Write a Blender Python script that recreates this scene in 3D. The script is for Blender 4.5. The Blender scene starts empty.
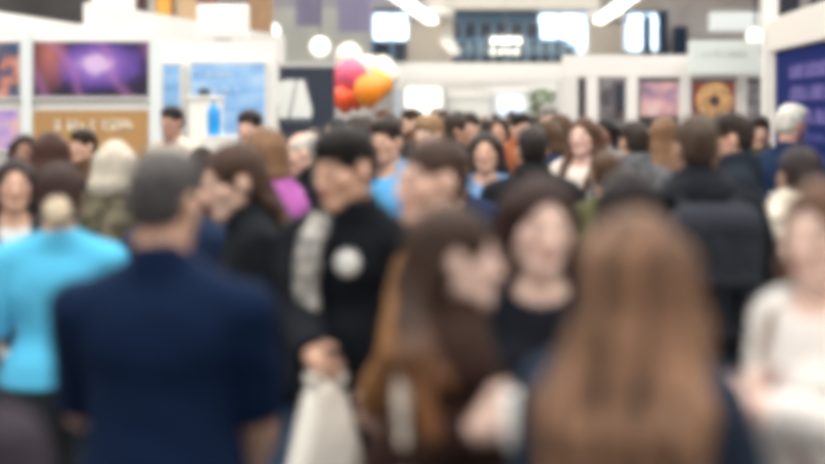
import bpy, math, random
import numpy as np
from mathutils import Vector, Matrix, Euler

random.seed(7)
rng = np.random.default_rng(5)
SC = bpy.context.scene
COL = SC.collection
PI = math.pi
F = 1500.0            # focal length in pixels of the 825x464 frame
CX, HY, EYE = 412.5, 110.0, 1.80

def at(px, py, Z):
    """point at depth Z (metres from the lens) that the photo shows at pixel px, py"""
    return Vector(((px - CX) * Z / F, Z, EYE - (py - HY) * Z / F))

# ------------------------------------------------------------------ materials
_M = {}
def _nt(name):
    m = bpy.data.materials.new(name); m.use_nodes = True
    nt = m.node_tree
    return m, nt, nt.nodes['Principled BSDF']

def plain(name, rgb, rough=0.6, metal=0.0, bump=0.0, scale=40.0, var=0.0):
    key = (name, rgb, rough, metal, bump, scale, var)
    if key in _M: return _M[key]
    m, nt, b = _nt(name)
    b.inputs['Base Color'].default_value = (*rgb, 1)
    b.inputs['Roughness'].default_value = rough
    b.inputs['Metallic'].default_value = metal
    if bump or var:
        tc = nt.nodes.new('ShaderNodeTexCoord'); n = nt.nodes.new('ShaderNodeTexNoise')
        n.inputs['Scale'].default_value = scale; n.inputs['Detail'].default_value = 4
        nt.links.new(tc.outputs['Object'], n.inputs['Vector'])
        if bump:
            bp = nt.nodes.new('ShaderNodeBump'); bp.inputs['Strength'].default_value = bump
            bp.inputs['Distance'].default_value = 0.02
            nt.links.new(n.outputs['Fac'], bp.inputs['Height']); nt.links.new(bp.outputs['Normal'], b.inputs['Normal'])
        if var:
            r = nt.nodes.new('ShaderNodeValToRGB')
            r.color_ramp.elements[0].position = 0.3; r.color_ramp.elements[1].position = 0.7
            r.color_ramp.elements[0].color = (*[c * (1 - var) for c in rgb], 1)
            r.color_ramp.elements[1].color = (*[min(1, c * (1 + var)) for c in rgb], 1)
            nt.links.new(n.outputs['Fac'], r.inputs['Fac']); nt.links.new(r.outputs['Color'], b.inputs['Base Color'])
    _M[key] = m
    return m

def fabric(rgb, rough=0.85, scale=9.0, bump=0.35):
    key = ('fabric', rgb, rough, scale, bump)
    if key in _M: return _M[key]
    m, nt, b = _nt('fabric')
    b.inputs['Base Color'].default_value = (*rgb, 1)
    b.inputs['Roughness'].default_value = rough
    b.inputs['Specular IOR Level'].default_value = 0.10
    tc = nt.nodes.new('ShaderNodeTexCoord')
    n = nt.nodes.new('ShaderNodeTexNoise'); n.inputs['Scale'].default_value = scale; n.inputs['Detail'].default_value = 2
    n.inputs['Distortion'].default_value = 0.6
    w = nt.nodes.new('ShaderNodeTexNoise'); w.inputs['Scale'].default_value = 400
    add = nt.nodes.new('ShaderNodeMath'); add.operation = 'MULTIPLY_ADD'; add.inputs[1].default_value = 0.06
    bp = nt.nodes.new('ShaderNodeBump'); bp.inputs['Strength'].default_value = bump; bp.inputs['Distance'].default_value = 0.03
    nt.links.new(tc.outputs['Object'], n.inputs['Vector']); nt.links.new(tc.outputs['Object'], w.inputs['Vector'])
    nt.links.new(w.outputs['Fac'], add.inputs[0]); nt.links.new(n.outputs['Fac'], add.inputs[2])
    nt.links.new(add.outputs[0], bp.inputs['Height']); nt.links.new(bp.outputs['Normal'], b.inputs['Normal'])
    _M[key] = m
    return m

def patterned(rgb1, rgb2, scale=18.0, sharp=0.06):
    key = ('pat', rgb1, rgb2, scale)
    if key in _M: return _M[key]
    m, nt, b = _nt('patterned_cloth')
    b.inputs['Roughness'].default_value = 0.9
    tc = nt.nodes.new('ShaderNodeTexCoord'); n = nt.nodes.new('ShaderNodeTexNoise')
    n.inputs['Scale'].default_value = scale; n.inputs['Detail'].default_value = 2
    r = nt.nodes.new('ShaderNodeValToRGB')
    r.color_ramp.elements[0].position = 0.5 - sharp; r.color_ramp.elements[1].position = 0.5 + sharp
    r.color_ramp.elements[0].color = (*rgb1, 1); r.color_ramp.elements[1].color = (*rgb2, 1)
    nt.links.new(tc.outputs['Object'], n.inputs['Vector']); nt.links.new(n.outputs['Fac'], r.inputs['Fac'])
    nt.links.new(r.outputs['Color'], b.inputs['Base Color'])
    _M[key] = m
    return m

def hair_mat(rgb, tip=None, streak=0.45, z0=1.3, z1=1.5, strand=None):
    key = ('hair', rgb, tip, streak, z0, z1, strand)
    if key in _M: return _M[key]
    m, nt, b = _nt('hair')
    b.inputs['Roughness'].default_value = 0.55
    b.inputs['Specular IOR Level'].default_value = 0.2
    tc = nt.nodes.new('ShaderNodeTexCoord'); mp = nt.nodes.new('ShaderNodeMapping')
    mp.inputs['Scale'].default_value = strand or (75, 75, 5)
    n = nt.nodes.new('ShaderNodeTexNoise'); n.inputs['Scale'].default_value = 1.0; n.inputs['Detail'].default_value = 3
    r = nt.nodes.new('ShaderNodeValToRGB')
    r.color_ramp.elements[0].position = 0.32; r.color_ramp.elements[1].position = 0.68
    r.color_ramp.elements[0].color = (*[c * (1 - streak) for c in rgb], 1)
    r.color_ramp.elements[1].color = (*[min(1, c * (1 + streak)) for c in rgb], 1)
    nt.links.new(tc.outputs['Object'], mp.inputs['Vector']); nt.links.new(mp.outputs['Vector'], n.inputs['Vector'])
    nt.links.new(n.outputs['Fac'], r.inputs['Fac'])
    out = r.outputs['Color']
    if tip:      # dyed ends
        sx = nt.nodes.new('ShaderNodeSeparateXYZ'); mr = nt.nodes.new('ShaderNodeMapRange')
        mr.inputs['From Min'].default_value = z1; mr.inputs['From Max'].default_value = z0
        mx = nt.nodes.new('ShaderNodeMix'); mx.data_type = 'RGBA'
        nt.links.new(tc.outputs['Object'], sx.inputs[0]); nt.links.new(sx.outputs['Z'], mr.inputs['Value'])
        nt.links.new(mr.outputs['Result'], mx.inputs[0]); nt.links.new(out, mx.inputs[6])
        mx.inputs[7].default_value = (*tip, 1); out = mx.outputs[2]
    nt.links.new(out, b.inputs['Base Color'])
    bp = nt.nodes.new('ShaderNodeBump'); bp.inputs['Strength'].default_value = 0.5; bp.inputs['Distance'].default_value = 0.004
    nt.links.new(n.outputs['Fac'], bp.inputs['Height']); nt.links.new(bp.outputs['Normal'], b.inputs['Normal'])
    _M[key] = m
    return m

def skin_mat():
    if 'skin' in _M: return _M['skin']
    m, nt, b = _nt('skin')
    a = nt.nodes.new('ShaderNodeAttribute'); a.attribute_name = 'Col'
    nt.links.new(a.outputs['Color'], b.inputs['Base Color'])
    b.inputs['Roughness'].default_value = 0.5
    b.inputs['Specular IOR Level'].default_value = 0.35
    _M['skin'] = m
    return m

def glow(name, rgb, strength):
    key = (name, rgb, strength)
    if key in _M: return _M[key]
    m, nt, b = _nt(name)
    b.inputs['Base Color'].default_value = (*rgb, 1)
    b.inputs['Emission Color'].default_value = (*rgb, 1)
    b.inputs['Emission Strength'].default_value = strength
    _M[key] = m
    return m

# ------------------------------------------------------------------ objects
def tag(o, label=None, cat=None, group=None, kind=None):
    if label: o['label'] = label
    if cat: o['category'] = cat
    if group: o['group'] = group
    if kind: o['kind'] = kind
    return o

def empty(name, loc, rz=0.0, scale=1.0):
    o = bpy.data.objects.new(name, None); COL.objects.link(o)
    o.location = loc; o.rotation_euler = (0, 0, rz); o.scale = (scale,) * 3
    o.empty_display_size = 0.1
    return o

def link(name, me, mat, parent=None):
    o = bpy.data.objects.new(name, me); COL.objects.link(o)
    if mat: me.materials.append(mat)
    if parent: o.parent = parent
    return o

class MB:
    """collects boxes, tubes, lathes into one mesh"""
    def __init__(s): s.v = []; s.f = []; s.sm = []
    def add(s, vs, fs, smooth=False):
        n = len(s.v); s.v += [tuple(v) for v in vs]; s.f += [tuple(i + n for i in f) for f in fs]; s.sm += [smooth] * len(fs)
    def box(s, lo, hi, M=None, bev=0.0):
        import bmesh
        bm = bmesh.new(); bmesh.ops.create_cube(bm, size=1)
        lo, hi = Vector(lo), Vector(hi); sz = hi - lo; c = (hi + lo) / 2
        for v in bm.verts: v.co = Vector((v.co.x * sz.x, v.co.y * sz.y, v.co.z * sz.z)) + c
        if bev: bmesh.ops.bevel(bm, geom=bm.edges[:], offset=min(bev, min(abs(q) for q in sz) * .45), segments=2, affect='EDGES', profile=.5)
        bm.verts.index_update()
        vs = [(M @ v.co) if M else v.co.copy() for v in bm.verts]; fs = [[v.index for v in f.verts] for f in bm.faces]
        s.add(vs, fs); bm.free(); return s
    def tube(s, pts, r, n=10, rs=None):
        pts = [Vector(p) for p in pts]; vs = []; fs = []
        up = Vector((0, 0, 1))
        for i, p in enumerate(pts):
            d = (pts[min(i + 1, len(pts) - 1)] - pts[max(i - 1, 0)]).normalized()
            a = d.orthogonal() if abs(d.dot(up)) > .98 else d.cross(up)
            a.normalize(); b = d.cross(a)
            R = rs[i] if rs else r
            for k in range(n):
                t = 2 * PI * k / n; vs.append(p + a * R * math.cos(t) + b * R * math.sin(t))
        for i in range(len(pts) - 1):
            for k in range(n):
                k2 = (k + 1) % n
                fs.append((i * n + k, i * n + k2, (i + 1) * n + k2, (i + 1) * n + k))
        fs.append(tuple(range(n))[::-1]); fs.append(tuple((len(pts) - 1) * n + k for k in range(n)))
        s.add(vs, fs, True); return s
    def lathe(s, prof, c=(0, 0, 0), n=24):
        c = Vector(c); vs = []; fs = []
        for r, z in prof:
            for k in range(n):
                t = 2 * PI * k / n; vs.append(c + Vector((max(r, 1e-4) * math.cos(t), max(r, 1e-4) * math.sin(t), z)))
        for i in range(len(prof) - 1):
            for k in range(n):
                k2 = (k + 1) % n; fs.append((i * n + k, i * n + k2, (i + 1) * n + k2, (i + 1) * n + k))
        fs.append(tuple(range(n))[::-1]); fs.append(tuple((len(prof) - 1) * n + k for k in range(n)))
        s.add(vs, fs, True); return s
    def prism(s, pts, th, M=None):
        """polygon in x,z extruded along y from 0 to th"""
        n = len(pts)
        vs = [Vector((x, 0, z)) for x, z in pts] + [Vector((x, th, z)) for x, z in pts]
        if M: vs = [M @ v for v in vs]
        fs = [tuple(range(n)), tuple(range(2 * n - 1, n - 1, -1))] + [(i, i + n, (i + 1) % n + n, (i + 1) % n) for i in range(n)]
        s.add(vs, fs); return s
    def build(s, name, mat, parent=None):
        me = bpy.data.meshes.new(name); me.from_pydata(s.v, [], s.f)
        me.polygons.foreach_set('use_smooth', s.sm); me.update()
        return link(name, me, mat, parent)

def struct(o): o['kind'] = 'structure'; return o

# ------------------------------------------------------------------ distance fields -> one continuous surface
def V(*a): return np.array(a, dtype=np.float64)

def cone(a, b, ra, rb=None, q=1.0, cap=False): return ('c', np.array(a, float), np.array(b, float), ra, ra if rb is None else rb, q, cap)
def ell(c, r, R=None): return ('e', np.array(c, float), np.array(r, float), R)

def pbounds(p, e):
    if p[0] == 'c':
        m = max(p[3], p[4]) + e
        return np.minimum(p[1], p[2]) - m, np.maximum(p[1], p[2]) + m
    m = np.full(3, p[2].max() + e) if p[3] is not None else p[2] + e
    return p[1] - m, p[1] + m

def pdist(p, x, y, z, e):
    if p[0] == 'c':
        _, a, b, ra, rb, q, cap = p
        ba = b - a
        ba2 = np.array([ba[0], ba[1] / q, ba[2]])
        px, py, pz = x - a[0], (y - a[1]) / q, z - a[2]
        L = float(ba2 @ ba2)
        if L < 1e-10: return np.sqrt(px * px + py * py + pz * pz) - (ra + e)
        t = np.clip((px * ba2[0] + py * ba2[1] + pz * ba2[2]) / L, 0, 1)
        dx, dy, dz = px - t * ba2[0], py - t * ba2[1], pz - t * ba2[2]
        r = np.sqrt(dx * dx + dy * dy + dz * dz) - (ra + (rb - ra) * t + e * (1 + (1 / q - 1) * .35))
        if cap:
            u = unit(ba); r = np.maximum(r, (x - b[0]) * u[0] + (y - b[1]) * u[1] + (z - b[2]) * u[2])
        return r
    _, c, r, R = p
    px, py, pz = x - c[0], y - c[1], z - c[2]
    if R is not None:
        px, py, pz = (R[0, 0] * px + R[1, 0] * py + R[2, 0] * pz, R[0, 1] * px + R[1, 1] * py + R[2, 1] * pz, R[0, 2] * px + R[1, 2] * py + R[2, 2] * pz)
    rr = r + e
    k0 = np.sqrt((px / rr[0]) ** 2 + (py / rr[1]) ** 2 + (pz / rr[2]) ** 2)
    k1 = np.sqrt((px / rr[0] ** 2) ** 2 + (py / rr[1] ** 2) ** 2 + (pz / rr[2] ** 2) ** 2)
    return k0 * (k0 - 1) / np.maximum(k1, 1e-6)

class Sdf:
    def __init__(s, prims, h, e=0.0, pad=0.03, k=0.02, mid=None):
        lo = np.min([pbounds(p, e)[0] for p, *_ in prims], axis=0) - pad
        hi = np.max([pbounds(p, e)[1] for p, *_ in prims], axis=0) + pad
        s.h, s.lo = h, lo
        n = np.ceil((hi - lo) / h).astype(int) + 2
        s.d = np.full(n, 1.0, np.float32)
        s.ax = [lo[i] + h * np.arange(n[i]) for i in range(3)]
        for i, (p, *kk) in enumerate(prims):
            if mid and i == mid[0]: s.plane(*mid[1])
            s.op(p, e, kk[0] if kk else k)
    def sub(s, lo, hi):
        sl = []
        for i in range(3):
            a = max(0, int((lo[i] - s.lo[i]) / s.h)); b = min(s.d.shape[i], int((hi[i] - s.lo[i]) / s.h) + 2)
            sl.append(slice(a, max(a, b)))
        g = (s.ax[0][sl[0]][:, None, None], s.ax[1][sl[1]][None, :, None], s.ax[2][sl[2]][None, None, :])
        return tuple(sl), g
    def op(s, p, e=0.0, k=0.02):
        lo, hi = pbounds(p, e); m = k + 3 * s.h
        sl, g = s.sub(lo - m, hi + m)
        if 0 in s.d[sl].shape: return
        b = pdist(p, *g, e).astype(np.float32); a = s.d[sl]
        if k > 1e-5:
            hh = np.maximum(k - np.abs(a - b), 0) / k
            s.d[sl] = np.minimum(a, b) - hh * hh * k * .25
        else: s.d[sl] = np.minimum(a, b)
    def cut(s, p, e=0.0, k=0.006):
        lo, hi = pbounds(p, e); m = k + 3 * s.h
        sl, g = s.sub(lo - m, hi + m)
        if 0 in s.d[sl].shape: return
        b = -pdist(p, *g, e).astype(np.float32); a = s.d[sl]
        hh = np.maximum(k - np.abs(a - b), 0) / k
        s.d[sl] = np.maximum(a, b) + hh * hh * k * .25
    def plane(s, c, n, lo=None, hi=None):
        """keep the side with (p-c).n < 0, inside the box lo..hi only"""
        lo = s.lo if lo is None else lo; hi = s.lo + s.h * np.array(s.d.shape) if hi is None else hi
        sl, g = s.sub(np.array(lo, float), np.array(hi, float))
        if 0 in s.d[sl].shape: return
        b = ((g[0] - c[0]) * n[0] + (g[1] - c[1]) * n[1] + (g[2] - c[2]) * n[2]).astype(np.float32)
        s.d[sl] = np.maximum(s.d[sl], b)
    def ripple(s, amp, f=1.0, seed=0.0, zf=1.0):
        sl, (x, y, z) = s.sub(s.lo, s.lo + s.h * np.array(s.d.shape))
        z = z * zf
        w = np.sin(17 * f * x + 2.1 * np.sin(9 * f * z + seed) + seed) * np.sin(23 * f * z + 1.7 * np.sin(13 * f * x) + 11 * f * y + seed)
        w = w + .6 * np.sin(31 * f * y + 15 * f * x + 2 * np.sin(19 * f * z) + 2 * seed) * np.sin(37 * f * z + 8 * f * x)
        s.d += (amp * w).astype(np.float32)
    def strands(s, c, amp, n):
        sl, (x, y, z) = s.sub(s.lo, s.lo + s.h * np.array(s.d.shape))
        th = np.arctan2(y - c[1], x - c[0])
        s.d += (amp * np.sin(n * th + 3 * np.sin(5 * (z - c[2])) + 8 * (z - c[2]))).astype(np.float32)
    def mesh(s, name, color=None):
        d = s.d; d[0] = d[-1] = 1; d[:, 0] = d[:, -1] = 1; d[:, :, 0] = d[:, :, -1] = 1
        n = d < 0
        c = np.zeros(tuple(q - 1 for q in d.shape), np.int8)
        O = [(i, j, k) for i in (0, 1) for j in (0, 1) for k in (0, 1)]
        for i, j, k in O: c += n[i:d.shape[0] - 1 + i, j:d.shape[1] - 1 + j, k:d.shape[2] - 1 + k]
        act = (c > 0) & (c < 8)
        I, J, K = np.nonzero(act)
        idx = np.full(c.shape, -1, np.int32); idx[act] = np.arange(len(I))
        acc = np.zeros((len(I), 3)); cnt = np.zeros(len(I))
        for a in O:
            for ax in range(3):
                if a[ax]: continue
                b = list(a); b[ax] = 1
                da = d[I + a[0], J + a[1], K + a[2]]; db = d[I + b[0], J + b[1], K + b[2]]
                m = (da < 0) != (db < 0)
                t = np.where(m, da / np.where(m, da - db, 1), 0)
                P = np.zeros((len(I), 3)); P[:] = a; P[:, ax] += t
                acc[m] += P[m]; cnt[m] += 1
        v = s.lo + s.h * (np.stack([I, J, K], 1) + acc / np.maximum(cnt, 1)[:, None])
        Q = []
        for ax in range(3):
            b1, b2 = (ax + 1) % 3, (ax + 2) % 3
            A = [slice(None)] * 3; B = [slice(None)] * 3
            A[ax] = slice(0, -1); B[ax] = slice(1, None)
            e = n[tuple(A)] != n[tuple(B)]
            pt = np.argwhere(e)
            pt = pt[(pt[:, b1] > 0) & (pt[:, b2] > 0) & (pt[:, b1] < c.shape[b1]) & (pt[:, b2] < c.shape[b2])]
            ins = n[pt[:, 0], pt[:, 1], pt[:, 2]]
            q = []
            for o1, o2 in ((1, 1), (0, 1), (0, 0), (1, 0)):
                r = pt.copy(); r[:, b1] -= o1; r[:, b2] -= o2
                q.append(idx[r[:, 0], r[:, 1], r[:, 2]])
            q = np.stack(q, 1)
            q[~ins] = q[~ins][:, ::-1]
            Q.append(q)
        Q = np.concatenate(Q); Q = Q[(Q >= 0).all(1)]
        me = bpy.data.meshes.new(name)
        me.vertices.add(len(v)); me.vertices.foreach_set('co', v.astype(np.float32).ravel())
        me.loops.add(len(Q) * 4); me.loops.foreach_set('vertex_index', Q.astype(np.int32).ravel())
        me.polygons.add(len(Q)); me.polygons.foreach_set('loop_start', np.arange(0, len(Q) * 4, 4, dtype=np.int32))
        me.polygons.foreach_set('loop_total', np.full(len(Q), 4, np.int32))
        me.update(calc_edges=True)
        me.polygons.foreach_set('use_smooth', np.ones(len(Q), bool))
        if color is not None:
            a = me.color_attributes.new('Col', 'FLOAT_COLOR', 'POINT')
            a.data.foreach_set('color', color(v).astype(np.float32).ravel())
        me.update()
        return me

# ------------------------------------------------------------------ people
def rotm(yaw=0, pitch=0, roll=0):
    """yaw turns to the person's left, pitch > 0 bows the head, roll > 0 tilts to the person's right"""
    return np.array((Euler((0, 0, math.radians(yaw))).to_matrix() @ Euler((math.radians(-pitch), 0, 0)).to_matrix() @ Euler((0, math.radians(roll), 0)).to_matrix()))

def unit(v): return v / max(np.linalg.norm(v), 1e-9)

def hand_prims(W, f, n, side, curl):
    t = np.cross(f, n) * side
    R = np.stack([t, n, f], 1)
    P = [(ell(W + .048 * f, (.042, .017, .056), R), .012), (cone(W - .01 * f, W + .03 * f, .027, .026), .012)]
    for i, (o, L) in enumerate(zip((.032, .011, -.011, -.031), (.072, .080, .074, .058))):
        b = W + .086 * f + o * t + .002 * n
        spread = t * (o * 2.6)
        c1 = curl * (.55 + .08 * i); d1 = unit(f * math.cos(c1) + n * math.sin(c1) + spread)
        c2 = curl * (1.35 + .08 * i); d2 = unit(f * math.cos(c2) + n * math.sin(c2) + spread * .4)
        m = b + d1 * L * .52
        P += [(cone(b - f * .02, m, .0092, .0086), .004), (cone(m, m + d2 * L * .5, .0086, .0070), .004)]
    b = W + .025 * f + t * .030 + n * .006
    m = b + unit(f * .62 + t * .62 + n * .35) * .048
    P += [(cone(W + .02 * f + t * .015, b, .019, .017), .008), (cone(b, m, .0125, .0105), .006), (cone(m, m + unit(f * .85 + t * .15 + n * (.3 + .4 * curl)) * .034, .0105, .0080), .003)]
    return P

def elbow_of(S, W, l1, l2, pole):
    d = W - S; L = np.linalg.norm(d); L2 = min(L, (l1 + l2) * .995)
    W = S + d / L * L2
    a = (l1 * l1 - l2 * l2 + L2 * L2) / (2 * L2); hgt = math.sqrt(max(l1 * l1 - a * a, 0))
    u = d / L; p = pole - u * (pole @ u); p = unit(p)
    return S + u * a + p * hgt, W

ARMS = {'down': (.285, .06, .80), 'front': (.13, .34, 1.10), 'pocket': (.24, .13, .93), 'chest': (.06, .24, 1.25), 'belly': (.05, .27, 1.06), 'swing': (.27, .22, .84), 'back': (.27, -.14, .82), 'low': (.16, .25, .92)}

SKIN = {'light': (.64, .39, .285), 'pale': (.76, .54, .46), 'mid': (.60, .37, .27), 'tan': (.50, .28, .19), 'brown': (.26, .13, .085)}

def person(label, px, Z, top, yaw, sex='m', hair=('short', (.03, .02, .015)), skin='light', upper=('tshirt', (.5, .5, .5)),
           lower=(.02, .025, .04), shoe=(.03, .03, .03), head=(0, 0, 0), lean=0.0, arms=('down', 'down'), curl=(.35, .35), w=1.0,
           h=.007, group=None, inner=None, stride=.06, extra=None, hairtip=None, brow=None, elb=None, emblem=None, coatlow=None, collar=None, hh=None, name='person', hs=1.0, shd=0.0, hemz=None, strand=None):
    """px, top: where the photo shows the head's centre and the top of the hair; Z: distance in metres; yaw 0 = back to us, 90 = facing left, 180 = facing us"""
    fem = sex == 'f'
    ztop = EYE - (top - HY) * Z / F
    style, hcol = hair[0], hair[1]
    ca, sa = math.cos(math.radians(lean)), math.sin(math.radians(lean))
    def up(p):      # the upper body bends forward at the hips
        y, z = p[1], p[2] - .95
        return np.array([p[0], y * ca + z * sa, .95 + z * ca - y * sa])
    HC0 = np.array([0, .015, 1.63 + .10 * (hs - 1)])
    HC = up(HC0)
    s = ztop / (HC[2] + .122 * hs)
    ry = math.radians(yaw)
    off = Matrix.Rotation(ry, 3, 'Z') @ Vector((HC[0], HC[1], 0)) * s
    X = (px - CX) * Z / F
    root = empty(name, (X - off.x, Z - off.y, 0), ry, s)
    tag(root, label, 'person', group)
    inv = (Matrix.Translation(root.location) @ Matrix.Rotation(ry, 4, 'Z') @ Matrix.Scale(s, 4)).inverted()
    # ---- body
    sh = (.158 if fem else .182) * w
    shz = (1.405 if fem else 1.392) - shd
    waist, chest, hip = (.112, .140, .118) if fem else (.138, .160, .112)
    waist, chest, hip = waist * w, chest * w, hip * w
    torso = [(cone((-.07, 0, .945), (.07, 0, .945), hip + .004, q=.85), .03),
             (cone((0, 0, .97), (0, .0, 1.10), hip + .045, waist, .72), .05),
             (cone(up((0, 0, 1.10)), up((0, -.005, 1.28)), waist, chest, .70), .05),
             (cone(up((-.055 * w, -.005, 1.33)), up((.055 * w, -.005, 1.33)), .105 * w, q=.85), .05),
             (cone(up((-sh * .72, -.012, shz)), up((sh * .72, -.012, shz)), .062, q=.9), .05),
             (cone(up((0, -.02, 1.475)), up((-sh * .75, -.015, shz + .025)), .052, .040), .04),
             (cone(up((0, -.02, 1.475)), up((sh * .75, -.015, shz + .025)), .052, .040), .04)]
    if fem: torso += [(globals()['ell'](up((.062, .078, 1.265)), (.062, .052, .062)), .03), (globals()['ell'](up((-.062, .078, 1.265)), (.062, .052, .062)), .03)]
    else: torso += [(globals()['ell'](up((0, .06, 1.06)), (.10 * w, .07, .10)), .05)]
    nr = .047 if fem else .057
    RH = rotm(*head)
    def hd(p): return HC + RH @ (np.array(p, float) * hs)
    _ell = globals()['ell']
    def ell(c, r, R=None): return _ell(c, np.array(r) * hs if R is RH else r, R)
    neck = [(cone(up((0, -.02, 1.44)), hd((0, -.022, -.06)), nr + .008, nr), .03)]
    arm_up, arm_fo, hands, wr = [], [], [], []
    for i, sd in enumerate((1, -1)):            # right arm, left arm
        a = arms[i]
        if isinstance(a, str): t = np.array(ARMS[a]); t[0] *= sd; t = up(t) if a in ('front', 'chest', 'belly', 'low') else t
        else: t = np.array(inv @ at(*a))         # photo pixel and distance of the wrist
        S = up((sd * sh, -.012, shz))
        pole = np.array((sd * .45, -.7, -.35)) if elb is None or elb[i] is None else np.array(elb[i], float)
        E, W = elbow_of(S, t, .292, .255, pole)
        r = .047 if fem else .054
        arm_up += [(cone(S, S + (E - S) * .3, r + .008, r + .003), .025), (cone(S + (E - S) * .3, E, r + .003, r - .012), .02)]
        arm_fo += [(cone(E, E + (W - E) * .3, r - .012, r - .010), .015), (cone(E + (W - E) * .3, W, r - .010, .027 if fem else .030), .015)]
        f = unit(W - E)
        n = np.array((-sd, 0.0, -.15)); n = unit(n - f * (n @ f))
        hands += hand_prims(W, f, n, sd, curl[i])
        wr.append((S, E, W, f, n))
    legs, feet = [], []
    for sd in (1, -1):
        dy = stride * sd
        Hp = np.array((sd * .088, 0, .92)); A = np.array((sd * .105, dy - .02, .085)); Kn = (Hp + A) / 2 + np.array((sd * .0, .03, .01))
        legs += [(cone(Hp, Kn, .092 if not fem else .090, .058), .03), (cone(Kn, A, .056, .036), .02), (ell(Kn * .6 + A * .4 + V(0, -.022, 0), (.048, .052, .11)), .03)]
        feet.append((A, [(cone(A + V(0, -.03, -.045), A + V(sd * .012, .12, -.052), .036, .030), .02), (cone(A, A + V(0, -.01, -.03), .037, .036), .02)]))
    ear = [(ell(hd((sd * .077, -.008, -.006)), (.011, .021, .032), RH), .008) for sd in (1, -1)]
    face = [(ell(hd((0, -.014, .028)), (.072, .092, .083), RH), .01), (ell(hd((0, .020, -.036)), (.058, .068, .072), RH), .03),
            (ell(hd((0, .066, -.094)), (.026, .022, .020), RH), .025),
            (cone(hd((.046, -.004, -.056)), hd((.012, .056, -.092)), .021, .018), .03), (cone(hd((-.046, -.004, -.056)), hd((-.012, .056, -.092)), .021, .018), .03),
            (ell(hd((.041, .054, -.020)), (.024, .022, .022), RH), .02), (ell(hd((-.041, .054, -.020)), (.024, .022, .022), RH), .02),
            (cone(hd((-.036, .072, .022)), hd((.036, .072, .022)), .014), .018)]
    bodyp = torso + neck + arm_up + arm_fo + hands + legs + [q for _, f in feet for q in f] + face + ear
    B = Sdf(bodyp, h)
    for sd in (1, -1): B.cut(ell(hd((sd * .031, .098, .003)), (.017, .016, .011), RH), 0, .008)
    for p, k in [(cone(hd((0, .086, .010)), hd((0, .106, -.028)), .0085, .0125), .010), (ell(hd((.011, .096, -.034)), (.009, .010, .008), RH), .008), (ell(hd((-.011, .096, -.034)), (.009, .010, .008), RH), .008),
                 (ell(hd((0, .088, -.0565)), (.022, .010, .0055), RH), .006), (ell(hd((0, .087, -.066)), (.019, .010, .006), RH), .006),
                 (ell(hd((.031, .078, .003)), (.0125, .0125, .0115), RH), .002), (ell(hd((-.031, .078, .003)), (.0125, .0125, .0115), RH), .002)]: B.op(p, 0, k)
    sk = np.array(SKIN[skin]) if isinstance(skin, str) else np.array(skin)
    bc = np.array(brow if brow else hcol)
    def paint(v):
        c = np.ones((len(v), 4)); c[:, :3] = sk
        q = (v - HC) @ RH / hs
        ax = np.abs(q[:, 0])
        fr = q[:, 1] > .055
        lip = fr & (((q[:, 0] / .023) ** 2 + ((q[:, 2] + .061) / .010) ** 2) < 1) & (q[:, 1] > .085)
        c[lip, :3] = sk * (.80, .52, .55)
        cheek = np.exp(-((ax - .042) ** 2 + (q[:, 2] + .025) ** 2) / .0006) * fr
        c[:, :3] *= 1 - cheek[:, None] * np.array((.02, .09, .08))
        eye = fr & ((ax - .031) ** 2 + ((q[:, 2] - .001) * 1.9) ** 2 < .0125 ** 2) & (q[:, 1] > .078)
        c[eye, :3] = (.75, .74, .72)
        iris = eye & ((ax - .031) ** 2 + (q[:, 2] - .002) ** 2 < .0078 ** 2)
        c[iris, :3] = (.05, .03, .02)
        br = fr & (ax > .012) & (ax < .050) & (np.abs(q[:, 2] - .030 + ((ax - .03) * 2.5) ** 2 * .6) < .0055)
        c[br, :3] = bc * .6 + sk * .25
        nail = np.zeros(len(v), bool)
        return c
    link('body', B.mesh('body', paint), skin_mat(), root)
    # ---- hair
    hh = hh or min(h, .007) if h < .01 else h
    hp = []
    if style in ('short', 'crew', 'fringe', 'balding'):
        t = {'short': .009, 'crew': .004, 'fringe': .012, 'balding': .004}[style]
        hp = [(ell(hd((0, -.018, .036)), (.073 + t * .8, .094 + t * .7, .079 + t), RH), .01), (ell(hd((0, -.046, -.012)), (.066 + t * .6, .062 + t * .5, .062), RH), .02)]
        if style in ('short', 'fringe'): hp += [(ell(hd((.012, .030, .078)), (.062, .062, .048), RH), .03), (ell(hd((-.012, -.005, .082)), (.058, .066, .045), RH), .03)]
        if style == 'fringe': hp += [(ell(hd((0, .068, .060)), (.062, .028, .030), RH), .015)]
    else:
        L = hair[2] if len(hair) > 2 else .38
        hp = [(ell(hd((0, -.018, .034)), (.084, .104, .092), RH), .01), (ell(hd((0, -.05, -.02)), (.080, .066, .075), RH), .03)]
        ek = {'tshirt': .011, 'shirt': .012, 'sweater': .017, 'jacket': .026, 'coat': .030, 'puffer': .042, 'suit': .020}[upper[0]] * 1.15
        by = -(chest * .70 + ek + .022)                     # just clear of the clothes on the back
        zend = max(1.63 - .12 - (.05 if style == 'bob' else L - .12), .9)
        if style in ('long', 'longfront', 'bob', 'longback'):
            bw = 1.08 if style == 'longback' else 1.0
            for o in (-.075, -.045, -.015, .015, .045, .075):
                a = hd((o * .85, -.070 + abs(o) * .30, .02)); b = hd((o * 1.15, -.092 + abs(o) * .35, -.10))
                hp += [(cone(a, b, .046, .040), .03)]
                if style == 'bob': hp += [(cone(b, b + V(0, 0, -.05), .040, .028), .03)]
                else:
                    m_ = up((o * 1.35 * bw, (by - .008) * (1 - abs(o) * 1.2), 1.36)); c = up((o * (1.4 if bw == 1 else 1.22) + .012 * math.sin(o * 90 + px), by * (1 - abs(o) * 1.0), zend + .02 * math.sin(o * 130 + px)))
                    hp += [(cone(b, m_, .040, .032), .03)] + ([(cone(m_, c, .032, .020), .025)] if zend < 1.34 else [])
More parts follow.
